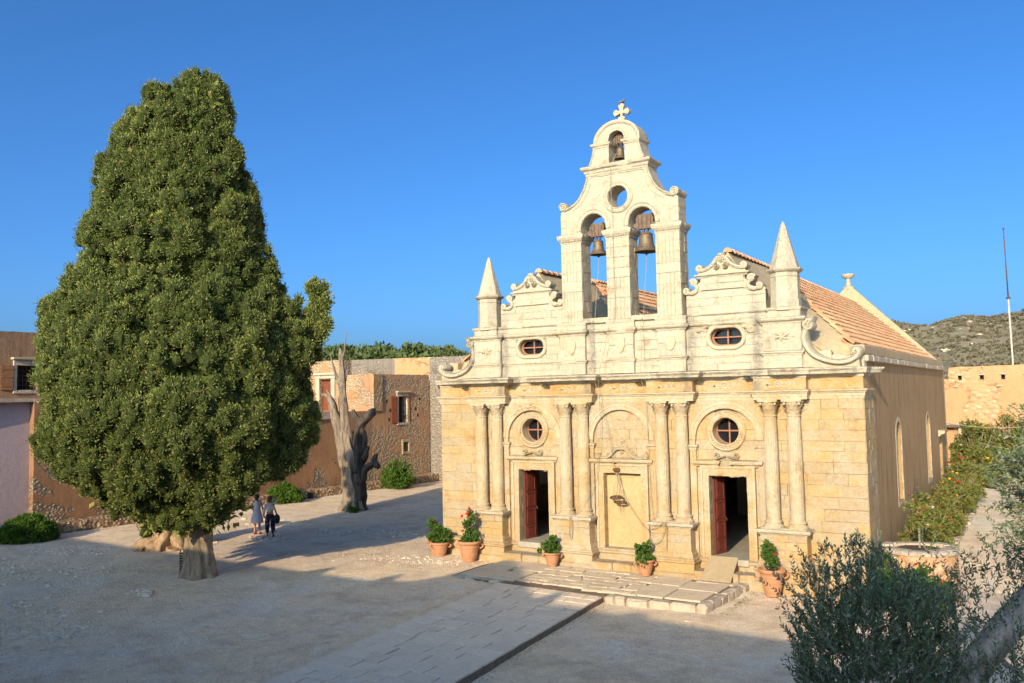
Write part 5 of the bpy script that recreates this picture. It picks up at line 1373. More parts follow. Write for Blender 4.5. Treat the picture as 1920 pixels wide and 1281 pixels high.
# ================================================================== west gallery behind the camera: its roofline throws the long shadow
wr = emp('west_gallery', (-5, -33, 0)); tag(wr, 'long west gallery of the monastery with gable and chimneys behind the viewer', 'building')
T_ = math.tan(rad(SUN_EL)) * .9915
YG = -29.0
def sh(x, y): return (x + .1311 * (y - YG), (y - YG) * T_)
G_ = [(-40, -3.6), (-25.38, -3.73), (-19.15, -4.2), (-15.35, -4.25), (-11.99, -4.45), (-9.6, -4.5), (-9.25, -3.5), (-9.0, -3.5), (-8.75, -4.6), (-6.6, -4.62), (-6.42, -3.4), (-6.2, -3.4), (-5.95, -4.3), (-5.3, -4.0), (-4.97, -3.15), (-4.75, -1.2), (-4.3, .1), (-4.1, .1), (-3.05, -.93), (-1.45, -3.31), (-.6, -4.3), (-.45, -3.3), (-.2, -3.3), (0.05, -4.75), (1.23, -4.7), (2.0, -4.7), (2.2, -4.3), (2.55, -4.3), (2.7, -4.7), (4.5, -4.95), (6.77, -5.19), (12, -5.3), (30, -5.3)]
P = [sh(*g) for g in G_]
P = [p for p in P if not 10.9 < p[0] < 15.5] ; k_ = [i for i, p in enumerate(P) if p[0] > 10.9][0]
P[k_:k_] = [(10.95, 7.6), (11.0, 8.75), (15.3, 8.75), (15.35, 7.6)]  # unseen raised block, added to the roofline to shade the olive
MB().poly([(P[0][0], -.2), (P[-1][0], -.2)] + P[::-1], [], YG - .8, YG, lambda u, v, h: (u, h, v)).obj('wall', M['orange_wall'], wr, loc=(5, 33, 0))

# ================================================================== vegetation
LX = Vector((.846, .53, 0)); LF = Vector((-.53, .846, 0))     # across and away from the viewer
def loc2(base, l, z, f=0): v = Vector(base) + LX * l + LF * f; return (v.x, v.y, z)
# ---- the great cypress
TB = (-12.2, -7.2, 0)
cy = emp('cypress_tree', TB); tag(cy, 'huge dense cypress tree in the courtyard left of the church', 'tree')
PROF = [(16.98, .28, .15), (16.65, .15, .70), (16.3, -.12, 1.12), (15.7, -.52, 1.55), (14.88, -0.72, 2.08), (14.15, -0.86, 2.36), (13.22, -0.86, 2.63), (12.31, -0.82, 2.83), (11.40, -0.92, 3.05), (10.47, -0.85, 3.26), (9.57, -0.90, 3.61), (8.67, -1.05, 4.21), (7.76, -1.02, 4.44), (6.86, -0.95, 4.46), (5.96, -0.72, 4.38), (5.07, -0.66, 4.38), (4.17, -0.60, 4.01), (3.29, -0.60, 3.11), (2.58, -0.50, 2.18), (2.03, -0.50, 1.38)]
pz = np.array([p[0] for p in PROF])[::-1]; pc = np.array([p[1] for p in PROF])[::-1]; pr = np.array([p[2] for p in PROF])[::-1]
rc = random.Random(42)
cl = []
tries = 0
while len(cl) < 520 and tries < 14000:
    tries += 1
    z = rc.uniform(2.0, 16.6); R0 = float(np.interp(z, pz, pr))
    if rc.random() > R0 / 4.6: continue
    a = rc.uniform(0, 2 * math.pi); c = float(np.interp(z, pz, pc)); ca, sa = math.cos(a), math.sin(a)
    r = rc.uniform(.45, 1.0) * min(1, .45 + R0 / 4)
    bulge = 1 + .17 * noise.noise(Vector((ca * 1.7, sa * 1.7, z * .55)))
    R1 = R0 * bulge * rc.uniform(.92, 1.05) - r * 1.0
    if rc.random() < .34: R1 = R1 * .82 - .18
    x, y = c + max(.02, R1) * ca, max(.02, R1) * sa * .76
    q = (LX.x * x + LF.x * y, LX.y * x + LF.y * y, z)
    if sum(1 for (p, r2, _) in cl if (p[0] - q[0]) ** 2 + (p[1] - q[1]) ** 2 + ((p[2] - q[2]) * .8) ** 2 < (.56 * (r + r2)) ** 2) > 0 and rc.random() < .88: continue
    cl.append((q, r, (LX.x * ca + LF.x * sa, LX.y * ca + LF.y * sa, .35)))
cen = []; rds = []
for q, r, o_ in cl:
    o_ = Vector(o_).normalized()
    n_ = int(17 * (r / .6) ** 1.5) + 5
    for _ in range(n_):
        v = Vector((rc.gauss(0, 1), rc.gauss(0, 1), rc.gauss(0, 1))).normalized()
        if v.dot(o_) < -.35: v = -v
        k = r * rc.uniform(.62, 1.0); cen.append((q[0] + v.x * k, q[1] + v.y * k, q[2] + v.z * k * 1.25)); rds.append(rc.uniform(.13, .25))
Vq = lumps(cen, rds, 112, .088, .0145, .6, 1.25, .5)
ic_ = []; ir_ = []
for _ in range(520):
    z = rc.uniform(2.2, 16.0); R0 = float(np.interp(z, pz, pr)); c = float(np.interp(z, pz, pc)); a = rc.uniform(0, 6.283); q = R0 * rc.uniform(.35, .74)
    if 11.5 < z and rc.random() < .6: continue
    x, y = c + q * math.cos(a), q * math.sin(a) * .76; ic_.append((LX.x * x + LF.x * y, LX.y * x + LF.y * y, z)); ir_.append(rc.uniform(.45, .8))
Vi = lumps(ic_, ir_, 120, .24, .07, .3, 1.2, .3)
print('cypress quads', len(Vq), len(Vi))
# dense sprays: every clump also carries a jagged inner body of foliage so that it shades as a mass
rs6, rg = 7, 5
base_ = []
for i in range(rg):
    for k in range(rs6):
        def sp(i_, k_):
            ph = math.pi * i_ / rg; a_ = 2 * math.pi * k_ / rs6; return (math.sin(ph) * math.cos(a_), math.sin(ph) * math.sin(a_), math.cos(ph))
        base_.append([sp(i, k), sp(i + 1, k), sp(i + 1, k + 1), sp(i, k + 1)])
base_ = np.array(base_)                                   # (F,4,3)
def bodies(C, R, st=1.2, jag=.32):
    C = np.array(C); R = np.array(R); out = []
    for i in range(len(C)):
        ra = NP.rand() * 6.283; ca, sa = math.cos(ra), math.sin(ra)
        B = base_ @ np.array([[ca, sa, 0], [-sa, ca, 0], [0, 0, 1]])
        h = np.sin(B[..., 0] * 5.1 + i) * np.sin(B[..., 1] * 4.7 + i * 2) * np.sin(B[..., 2] * 5.3 + i * 3)
        B = B * (R[i] * (1 + jag * h))[..., None]; B[..., 2] *= st; out.append(B + C[i])
    return np.concatenate(out)
Vb = np.concatenate([bodies(cen, np.array(rds) * .72), bodies([q for q, r, o_ in cl], [r * .60 for q, r, o_ in cl])])
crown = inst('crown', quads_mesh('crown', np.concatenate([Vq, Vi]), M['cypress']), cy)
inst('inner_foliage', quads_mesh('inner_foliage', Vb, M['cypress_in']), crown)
print('clusters', len(cl), len(cen), len(Vq), len(Vb))
MB().tube([(0, 0, -.15), (0, 0, .15), (-.02, 0, .6), (-.05, 0, 1.3), (-.05, .0, 2.2), (-.15, 0, 4.5), (-.3, .1, 8), (-.4, .1, 12), (-.2, .1, 15.5)], [.66, .53, .44, .40, .40, .34, .26, .15, .04], 40, .13, 5, .05, 5, 2.2).obj('trunk', M['cyp_bark'], cy, smooth=True)
m2 = MB()
for i in range(44):
    z = rc.uniform(2.2, 14.0); R0 = float(np.interp(z, pz, pr)); c = float(np.interp(z, pz, pc)); a = rc.uniform(0, 6.283); q = R0 * .74
    def w3(x, y, zz): return (LX.x * x + LF.x * y, LX.y * x + LF.y * y, zz)
    m2.tube([w3(-.1, 0, z - 1.2), w3(c * .5 + q * .35 * math.cos(a), q * .35 * math.sin(a), z - .5), w3(c + q * math.cos(a), q * math.sin(a) * .76, z + .6)], [.12, .08, .02], 7, smooth=4, nz=.06)
m2.obj('limb', M['cyp_bark'], cy, smooth=True)
# thin side stem with its own tuft at the right shoulder
tc = []; tr_ = []
for _ in range(62):
    t_ = rc.random(); l = 3.85 + rc.uniform(-.34, .34) * (1.1 - t_ * .5) + .12; z = 7.75 + t_ * 1.85; tc.append((LX.x * l + LF.x * rc.uniform(-.35, .35), LX.y * l, z)); tr_.append(rc.uniform(.15, .27))
for l, z in ((4.2, 8.05), (4.28, 8.3), (3.75, 9.6), (3.9, 9.75), (3.35, 9.2), (3.3, 9.0)): tc.append((LX.x * l, LX.y * l, z)); tr_.append(.16)
sd_t = inst('side_tuft', quads_mesh('side_tuft', lumps(tc, tr_, 110, .11, .024, .5, 1.3, .4), M['cypress']), cy)
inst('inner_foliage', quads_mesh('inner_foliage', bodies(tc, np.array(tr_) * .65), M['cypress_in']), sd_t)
m2 = MB()
for P in ([(2.4, 6.6), (3.1, 7.5), (3.5, 8.1), (3.9, 8.9)], [(3.1, 7.5), (3.15, 8.1), (3.05, 8.7), (3.1, 9.15)], [(3.15, 8.1), (3.4, 8.6), (3.42, 9.1)], [(3.3, 7.7), (3.55, 7.9), (4.0, 8.1)], [(3.1, 8.4), (2.9, 8.8), (2.95, 9.1)]):
    m2.tube([(LX.x * l, LX.y * l, z) for l, z in P], [.07 * (1 - .8 * i / (len(P) - 1)) for i in range(len(P))], 6, smooth=4, nz=.04)
m2.obj('bare_branch', M['cyp_bark'], cy, smooth=True)
# slatted guard leaning on the trunk
tg = emp('trunk_guard', loc2(TB, -.56, 0, -.05), rad(32)); tag(tg, 'small rusty slatted guard leaning on the left of the cypress trunk', 'tree guard')
for k in range(9): MB().rbox(-.09, .09, -.03, .03, .10 + k * .085, .15 + k * .085, .008).obj('slat', M['rust'], tg)
for x in (-.07, .07): MB().rbox(x - .012, x + .012, .032, .05, 0, .92, .004).obj('upright', M['rust'], tg)

# ---- gnarled old root mass behind it
st = emp('old_cypress_stump', (-18.2, -4.0, 0)); tag(st, 'broad gnarled sunlit stump with flared roots behind the cypress trunk', 'tree stump')
MB().tube([(0, 0, -.2), (0, 0, .1), (.05, .05, .5), (.12, .1, 1.0), (.1, .1, 1.7), (.0, .1, 2.6)], [1.25, 1.0, .72, .56, .5, .3], 48, .17, 4, .22, 5, 1.0).obj('trunk', M['root'], st, smooth=True)
for a, L in ((200, 1.7), (235, 1.3), (270, 1.1), (310, 1.2), (170, 1.5), (20, 1.1), (350, 1.0)):
    ca, sa = math.cos(rad(a)), math.sin(rad(a))
    MB().tube([(.3 * ca, .3 * sa, .7), (.7 * ca, .7 * sa, .35), (1.1 * ca + .1 * sa, 1.1 * sa, .12), (L * ca, L * sa, -.05)], [.3, .26, .16, .05], 12, .16, 3, .1, 4, a).obj('root', M['root'], st, smooth=True)

# ---- bare dead tree
DB = (-19.07, 7.72, 0)
dt = emp('dead_tree', DB); tag(dt, 'bare silver grey dead cypress trunk with broken limbs beside the church', 'tree')
def dl(P): return [(LX.x * l + LF.x * f, LX.y * l + LF.y * f, z) for (l, f, z) in [(p[0], p[2] if len(p) > 2 else 0, p[1]) for p in P]]
MB().tube(dl([(0, -.2), (0, .15), (-.02, .8), (-.08, 1.6), (-.12, 2.4), (-.2, 3.2), (-.34, 4.1)]), [.60, .50, .45, .45, .46, .38, .28], 44, .16, 5, .07, 6, .7).obj('trunk', M['dead_wood'], dt, smooth=True)
for P, Rr_, k in (
    ([(.32, -.1), (.34, .6), (.30, 1.4), (.26, 2.3), (.28, 3.1)], [.42, .36, .33, .32, .22], 5),
    ([(-.3, 2.3), (-.52, 3.2), (-.74, 4.3), (-.95, 5.2), (-1.12, 5.75), (-1.32, 6.0), (-1.6, 6.06)], [.36, .32, .27, .22, .17, .10, .05], 4),
    ([(-1.12, 5.6), (-1.2, 6.0), (-1.32, 6.32)], [.16, .10, .03], 3),
    ([(-.15, 2.8), (-.28, 3.9), (-.42, 5.0), (-.5, 6.0), (-.52, 7.0), (-.55, 7.7), (-.60, 8.2), (-.62, 8.5)], [.34, .29, .25, .21, .17, .14, .10, .03], 4),
    ([(-.62, 6.6), (-.86, 7.1), (-1.0, 7.6), (-1.14, 8.2)], [.13, .075, .05, .02], 3),
    ([(-.55, 7.9), (-.38, 8.3), (-.36, 8.8), (-.28, 9.1), (-.22, 9.4)], [.09, .05, .03, .022, .008], 3),
    ([(-.46, 6.5), (-.3, 7.0), (-.22, 7.45)], [.09, .045, .012], 3),
    ([(.12, 2.0), (.22, 3.0), (.28, 3.9), (.42, 4.45), (.68, 4.75), (.98, 4.98), (1.24, 5.1)], [.42, .32, .24, .22, .22, .18, .10], 4),
    ([(.72, 4.8), (.95, 5.12), (1.22, 5.24)], [.14, .12, .06], 3),
    ([(.05, 5.25), (.12, 4.95), (.35, 4.6)], [.05, .15, .16], 3),
    ([(.35, 4.3), (.60, 3.9), (.58, 3.4), (.38, 2.9), (.3, 2.2)], [.17, .17, .17, .19, .24], 3),
    ([(.3, 2.4), (.62, 2.75), (.72, 3.1), (.86, 3.3)], [.2, .16, .14, .09], 3),
    ([(.3, 1.4), (.5, 2.05), (.82, 2.25), (1.08, 2.42), (1.18, 2.78), (1.3, 2.92)], [.34, .27, .17, .15, .11, .05], 4),
    ([(1.12, 2.5), (1.28, 2.3), (1.40, 2.18)], [.16, .15, .09], 3)):
    MB().tube(dl(P), Rr_, 20, .13, k, .08, 5, R_.uniform(0, 6)).obj('limb', M['dead_wood_dark'] if P[-1][0] > .2 else M['dead_wood'], dt, smooth=True)
m2 = MB()
for a in range(0, 360, 40):
    ca, sa = math.cos(rad(a)), math.sin(rad(a)); m2.tube([(.45 * ca, .45 * sa, .5), (.62 * ca, .62 * sa, .15), (.82 * ca, .82 * sa, -.08)], [.16, .13, .05], 9, .12, 3, .08, 4, a)
m2.obj('root_flare', M['dead_wood'], dt, smooth=True)
def weed(x, y, n, r, name='weed', label=None, mat='bush', h=1, group=None, L=.07, W=.02):
    cs = [(rc.gauss(0, r * .4), rc.gauss(0, r * .4), abs(rc.gauss(0, r * .4)) * h + .03) for _ in range(n)]
    o = inst(name, quads_mesh(name, lumps(cs, [r * .35] * n, 60, L, W, .6, 1, .3), M[mat]), None, (x, y, gh(x, y)))
    return tag(o, label, 'plant', group) if label else o
weed(-18.3, 7.0, 14, .3, 'weed', 'small green weed sprouting at the right foot of the dead tree')

# ---- clipped dome shrub, and shrubs along the bench
def shrub(x, y, r, hgt, name, label, mat, n=240, L=.10, W=.035, group=None, per=80, flat=False, flowers=None, twigs=0):
    root = emp(name, (x, y, gh(x, y))); tag(root, label, 'shrub', group)
    cs = []; rs_ = []
    for _ in range(n):
        a = rc.uniform(0, 6.283); q = math.acos(rc.uniform(.0, 1)); k = rc.uniform(.75, 1) if flat else rc.uniform(.35, 1) * (1 + .25 * noise.noise(Vector((math.cos(a) * 2, math.sin(a) * 2, q * 2 + x))))
        cs.append((r * k * math.sin(q) * math.cos(a), r * k * math.sin(q) * math.sin(a), hgt * (.12 + .88 * k * math.cos(q)))); rs_.append(r * (.12 if flat else .17) * rc.uniform(.8, 1.3))
    inst('foliage', quads_mesh('foliage', lumps(cs, rs_, per, L, W, .4, 1, .4), M[mat]), root)
    if twigs:
        m2 = MB()
        for _ in range(twigs):
            a = rc.uniform(0, 6.283); k = rc.uniform(.4, .9)
            m2.tube([(0, 0, 0), (r * k * .4 * math.cos(a), r * k * .4 * math.sin(a), hgt * .4), (r * k * math.cos(a + .3), r * k * math.sin(a + .3), hgt * rc.uniform(.6, .95))], [.035 * r, .025 * r, .008], 5, smooth=3, nz=.05)
        m2.obj('stems', M['dried'], root, smooth=True)
    if flowers:
        for i, (col, cnt, fr_) in enumerate(flowers):
            for _ in range(cnt):
                a = rc.uniform(0, 6.283); q = rc.uniform(.1, 1.25); k = 1.04
                flower(root, (r * k * math.sin(q) * math.cos(a), r * k * math.sin(q) * math.sin(a), hgt * k * math.cos(q) + .05), fr_, col)
    return root
FLM = {}
def flower(root, p, r, col):
    if col not in FLM:
        m2 = MB()
        for ring, (n, rr_, tz) in enumerate(((5, 1.0, .15), (5, .7, .45), (3, .35, .6))):
            for k in range(n):
                a = 2 * math.pi * (k + .5 * ring) / n; ca, sa = math.cos(a), math.sin(a)
                m2.add([(0, 0, 0), (rr_ * (.6 * ca - .45 * sa), rr_ * (.6 * sa + .45 * ca), tz * .7), (rr_ * ca, rr_ * sa, tz), (rr_ * (.6 * ca + .45 * sa), rr_ * (.6 * sa - .45 * ca), tz * .7)], [(0, 1, 2, 3)])
        FLM[col] = m2.mesh('flower', M['fl_' + col], fix=False)
    o = inst('flower', FLM[col], root, p, (rc.uniform(-.8, .8), rc.uniform(-.8, .8), rc.uniform(0, 6)), (r, r, r)); return o
shrub(-25.2, -5.75, 1.12, 1.05, 'dome_shrub', 'neat dark green dome shaped shrub at the foot of the lilac wall', 'bush', 420, .07, .025, None, 90, True)
shrub(-25.1, 8.6, 1.0, .95, 'shrub', 'round bright green bush behind the two women at the start of the bench', 'bush', 220, .09, .035)
shrub(-23.6, 16.8, 1.15, 1.75, 'shrub', 'loose yellow green bush growing in the gap between the two benches', 'bush', 150, .11, .04, None, 60, twigs=14)

# ---- rose border and shrubs beside the south flank
G1 = 'rose bushes along the south side of the church'
spec = [(8.15, 3.6, .62, 1.15, 'low rose bush with white blooms nearest the round stone planter', [('white', 4, .075), ('red', 2, .05)]),
        (8.2, 5.4, .72, 1.35, 'rose bush with large white blooms below the first arched side window', [('white', 5, .09), ('red', 2, .06)]),
        (8.2, 7.4, .74, 1.3, 'dull green rose bush with dark red blooms just past the first arched window', [('red', 5, .08), ('white', 2, .07)]),
        (8.25, 9.6, .78, 1.35, 'rose bush with a few red blooms midway between the side windows', [('red', 4, .08)]),
        (8.2, 12.0, .8, 1.35, 'rose bush with red and yellow specks just before the second arched window', [('red', 3, .08), ('yellow', 4, .05)]),
        (8.25, 14.4, .82, 1.4, 'rose bush with small orange yellow blooms under the second arched window', [('yellow', 8, .06), ('red', 2, .08)]),
        (8.3, 17.0, .88, 1.4, 'yellow flecked green rose bush beside the side door', [('yellow', 10, .06)]),
        (8.2, 19.8, .95, 1.7, 'tall rose bush at the back corner of the church with bright red blooms', [('red', 5, .09)])]
for (x, y, r, h, lab, fl) in spec: shrub(x, y, r, h, 'rose_bush', lab, 'rose', 130, .085, .034, G1, 62, flowers=fl, twigs=16)
ed = emp('rose_bed_edging', (8.98, 2.6, 0)); tag(ed, 'broken line of small pale stones edging the rose bed along the garden path', 'edging')
for k in range(26): MB().rbox(-.28, .28, -.08, .08, -.1, .16, .03, .02).obj('stone', M['pale'], ed, (.0 * k + R_.uniform(-.05, .05), k * .70, .026 * k), rad(87 + R_.uniform(-8, 8)))
G2 = 'big shrubs at the back of the garden'
for (x, y, r, h, lab) in ((8.5, 26.0, 1.35, 2.9, 'tall spreading shrub in front of the walled up doorway of the fortress wall'), (10.1, 26.6, 1.6, 3.3, 'tallest leafy shrub with pale bare stems under the sagging cable'), (12.2, 26.0, 1.7, 3.0, 'wide shrub at the right end of the garden reaching the olive leaves'), (8.9, 23.0, 1.0, 1.7, 'lower tangled shrub with exposed twigs behind the roses')):
    shrub(x, y, r, h, 'garden_shrub', lab, 'rose', 260, .13, .05, G2, 62, flowers=[('yellow', 5, .09)], twigs=34)

# ---- round stone planter with a young staked rose
pl = emp('stone_planter', (8.68, .75, 0)); tag(pl, 'large round rough stone planter holding a young rose beside the church corner', 'planter')
def wob(a, z): return 1 + .035 * noise.noise(Vector((math.cos(a) * 1.6, math.sin(a) * 1.6, z * 1.4))) + .012 * noise.noise(Vector((math.cos(a) * 7, math.sin(a) * 7, z * 7)))
MB().lathe([(1.0, -.2), (1.0, .2), (.99, .6), (.97, 1.0), (.96, 1.18), (.93, 1.25)], 0, 0, 40, wob).obj('drum', M['fort'], pl, smooth=True)
for k in range(11):
    a0 = 2 * math.pi * k / 11; V = []; m2 = MB(); h0 = 1.33 + R_.uniform(-.03, .03); n = 4
    for i in range(n + 1):
        a = a0 + (2 * math.pi / 11 - .025) * i / n
        for r, z in ((.66, 1.2), (1.0, 1.2), (1.01 + R_.uniform(-.02, .03), h0 - .04), (.94, h0), (.68 + R_.uniform(-.04, .04), h0)): V.append((r * math.cos(a), r * math.sin(a), z))
    F = []
    for i in range(n):
        for q in range(5): F.append((i * 5 + q, i * 5 + (q + 1) % 5, (i + 1) * 5 + (q + 1) % 5, (i + 1) * 5 + q))
    F += [(4, 3, 2, 1, 0), tuple(n * 5 + q for q in range(5))]
    m2.add(V, F); m2.obj('rim_stone', M['kerb'], pl)
MB().lathe([(.68, 1.0), (.68, 1.24), (.3, 1.28), (.02, 1.29)], 0, 0, 24).obj('soil', M['soil'], pl)
MB().tube([(0, 0, 1.2), (.01, 0, 1.9), (-.02, 0, 2.5)], [.03, .028, .025], 7, smooth=2).obj('stake', M['dried'], pl)
cs = [(rc.gauss(0, .16), rc.gauss(0, .16), 2.2 + rc.uniform(-.3, .55)) for _ in range(20)]
inst('foliage', quads_mesh('foliage', lumps(cs, [.1] * 20, 26, .10, .036, .3, 1, .3), M['rose']), pl)
for p in ((.15, -.1, 2.4, 'pink'), (-.2, -.05, 2.75, 'pink'), (.05, -.2, 2.2, 'red')): flower(pl, p[:3], .06, p[3])
shrub(7.95, -.55, .55, 1.35, 'shrub', 'small bright bush with white blooms between the church corner and the planter', 'geranium', 90, .08, .035, None, 60, flowers=[('white', 3, .07)])
shrub(9.0, -1.6, .7, 1.25, 'shrub', 'sunlit yellow green shrub rising behind the olive in front of the planter', 'geranium', 120, .09, .038, None, 60, flowers=[('red', 3, .05)])

# ================================================================== potted plants by the church front
def pot(x, y, r, h, label, kind, hands=True, z=None):
    p = emp('potted_plant', (x, y, gh(x, y) if z is None else z)); tag(p, label, 'potted plant', 'terracotta pots along the church front'); 
    rib = lambda zz: r * .012 * math.sin(zz / h * 38)
    pr = [(.52 * r, 0), (.56 * r, .05 * h), (.62 * r, .2 * h), (.74 * r, .4 * h)]
    pr = [(.50 * r, 0)] + [((.52 + .44 * (t_ ** .75)) * r + rib(t_ * h), t_ * h) for t_ in np.linspace(.03, .84, 26)] + [(.96 * r, .86 * h), (1.05 * r, .88 * h), (1.07 * r, .95 * h), (1.03 * r, h), (.93 * r, h), (.90 * r, .93 * h), (.85 * r, .88 * h)]
    MB().lathe(pr, 0, 0, 30).obj('pot', M['terracotta'], p, auto=60)
    MB().lathe([(.88 * r, .86 * h), (.5 * r, .92 * h), (.02, .93 * h)], 0, 0, 18).obj('soil', M['soil'], p)
    if hands:
        for s_ in (-1, 1):
            MB().tube([(s_ * .97 * r, 0, .82 * h), (s_ * 1.18 * r, 0, .80 * h), (s_ * 1.2 * r, 0, .7 * h), (s_ * .93 * r, 0, .62 * h)], [.03, .028, .028, .03], 7, smooth=3).obj('handle', M['terracotta'], p, smooth=True, rz=rad(30))
    cs = []; rs_ = []; fl = []
    if kind == 'tall':
        for _ in range(34): 
            t_ = rc.random(); cs.append((rc.gauss(.07 * t_, .11 * (1.3 - t_)), rc.gauss(0, .12 * (1.3 - t_)), h + .02 + t_ * 1.0)); rs_.append(rc.uniform(.04, .1))
        for _ in range(14): cs.append((rc.gauss(0, .17), rc.gauss(0, .17), h + .05)); rs_.append(.1)
        fl = [((.1, -.1, h + 1.12), 'red', .085), ((.0, -.1, h + .95), 'red', .085), ((.12, -.1, h + .82), 'orange', .07), ((-.22, -.1, h + .85), 'red', .08), ((-.13, -.2, h + .35), 'pink', .08), ((.1, 0, h + .7), 'red', .06)]
        m2 = MB()
        for q in range(4): m2.tube([(0, 0, h * .9), (rc.uniform(-.08, .08), 0, h + .5), (rc.uniform(-.12, .14), -.05, h + 1.1)], [.014, .01, .006], 5, smooth=3)
        m2.obj('stem', M['cyp_bark'], p)
        LL, WW = .075, .032
    elif kind == 'broad':
        for _ in range(40): a = rc.uniform(0, 6.28); q = rc.uniform(0, .33); cs.append((q * math.cos(a), q * math.sin(a), h + .08 + rc.uniform(0, .32) * (1.2 - q * 1.6))); rs_.append(.09)
        fl = [((-.32, -.1, h + .45), 'orange', .06), ((-.4, 0, h + .3), 'orange', .05), ((.1, -.3, h + .12), 'red', .04), ((-.1, -.33, h + .1), 'red', .04)]; LL, WW = .15, .045
    elif kind == 'loose':
        for _ in range(30): t_ = rc.random(); cs.append((rc.gauss(-.24 * t_ + .06, .10), rc.gauss(0, .10), h + .05 + t_ * .66)); rs_.append(.07)
        fl = [((.12, -.12, h + .42), 'red', .075), ((.08, -.14, h + .40), 'orange', .06), ((.24, -.1, h + .22), 'pink', .06), ((-.02, -.05, h + .66), 'red', .05), ((-.1, -.05, h + .72), 'pink', .035)]; LL, WW = .075, .03
    else:
        for _ in range(34): t_ = rc.random(); cs.append((rc.gauss(-.04, .15 * (1.0 - .5 * t_)), rc.gauss(0, .14), h - .02 + t_ ** 1.3 * .46)); rs_.append(rc.uniform(.04, .09))
        LL, WW = .085, .045
    inst('foliage', quads_mesh('foliage', lumps(cs, rs_, 34, LL, WW, .4, 1, .25), M['geranium']), p)
    for (q, c_, s_) in fl: flower(p, q, s_, c_)
    return p
pot(-7.2, -.60, .33, .50, 'wide terracotta pot of broad green leaves near the left corner of the church', 'broad')
pot(-7.55, -.35, .32, .52, 'terracotta pot half hidden behind the leftmost broad leaved pot', 'loose')
pot(-5.62, -1.0, .40, .72, 'big ribbed terracotta pot with a tall red flowering geranium', 'tall')
pot(-2.28, -.98, .27, .46, 'small terracotta pot with green leaves in front of the second pedestal', 'plain', z=.13)
pot(1.05, -.98, .285, .50, 'small terracotta pot with a bushy jade like plant before the third pedestal', 'plain', z=.13)
pot(5.0, -1.05, .37, .78, 'large handled terracotta pot with sparse red flowers right of the ramp', 'loose')

# ================================================================== loose stones and outcrops
mb = MB()
for (cx, cy_, sx, sy, n, smax) in ((-14.4, 1.9, 2.0, .8, 60, .16), (-12.2, 2.6, 1.6, .7, 40, .14), (-8.2, -1.8, 2.2, .9, 90, .055), (-6.2, -1.4, 1.4, .6, 60, .06), (-11.8, -9.7, .5, .3, 14, .16), (-18, -3, 1.6, .9, 26, .12), (-17, -8, 2.5, 1.4, 40, .09), (-10.3, -14, 2.4, 1.4, 240, .10), (-13.5, -14.0, 2.2, 2.0, 200, .11), (-19, -10, 3, 2.2, 200, .10), (-21, -6.5, 2, 1, 80, .09), (-7, -13.5, 3, 2, 160, .06), (-20, 3, 3, 2, 30, .1), (11.3, 10, 1.2, 4, 40, .07), (11.5, 3, 1.2, 2.4, 24, .07), (-8, -10, 4, 4, 60, .05), (3.5, -7, 3, 2, 50, .045), (-16.0, -.6, 1.2, .5, 24, .14)):
    for _ in range(n):
        x = rc.gauss(cx, sx * .55); y = rc.gauss(cy_, sy * .55); s_ = smax * rc.uniform(.25, 1)
        if -2.7 < x < 2.6 and y < -3.5: continue
        mb.ball((x, y, gh(x, y) + s_ * .05), s_, 7, 4, (rc.uniform(.9, 1.5), rc.uniform(.8, 1.2), rc.uniform(.3, .6)), .55)
tag(mb.obj('loose_stones', M['rock_w'], fix=False), kind='stuff')
mb = MB()
for _ in range(9000):
    x = rc.uniform(-27, 10); y = rc.uniform(-18, 12)
    if -2.7 < x < 3 and y < -3.5 or (abs(x) < 8 and y > -.8) or (-4.7 < x < 4.3 and -4 < y): continue
    if noise.noise(Vector((x * .3, y * .3, 5))) < rc.uniform(-.4, .3): continue
    s_ = rc.uniform(.010, .032); z = gh(x, y); a = rc.uniform(0, 3)
    ca, sa = math.cos(a) * s_, math.sin(a) * s_
    mb.add([(x + ca, y + sa, z - .01), (x - sa, y + ca, z - .01), (x - ca, y - sa, z - .01), (x + sa, y - ca, z - .01), (x, y, z + s_ * .7)], [(0, 1, 4), (1, 2, 4), (2, 3, 4), (3, 0, 4)])
tag(mb.obj('gravel', M['rock'], fix=False), kind='stuff')
# dry leaves and weeds in the path's joints
P = []
for _ in range(1400):
    if rc.random() < .5: t_ = rc.uniform(0, 20); x, y = 1.12 + .078 * t_ + abs(rc.gauss(0, .12)), -3.95 - t_; z = gh(x, y)
    elif rc.random() < .5: x, y = rc.uniform(-2.2, 2.4), rc.uniform(-3.5, -.8); z = .125
    else: x, y = 4.3 + abs(rc.gauss(0, .2)), rc.uniform(-3.6, -.7); z = gh(x, y)
    P.append((x, y, z))
P = np.array(P); D = unit(NP.normal(size=P.shape) * np.array([1, 1, .5]) + np.array([0, 0, .25]))
tag(inst('joint_weeds', quads_mesh('joint_weeds', leaf_quads(P, D, .045, .009), M['rose'])), kind='stuff')

# ================================================================== the olive in the right foreground
ol = emp('olive_tree', (10.9, -17.6, 0)); tag(ol, 'shaded olive tree with leaning trunk in the lower right foreground', 'tree')
camp = Vector((12.15, -26.3, 5.8))
def ray_(px, py, D):
    c = Vector(((px - 960) / 1622, (640.5 - py) / 1622, -1)); w = CX * c.x + CY * c.y + CZ * c.z
    return camp + w * D
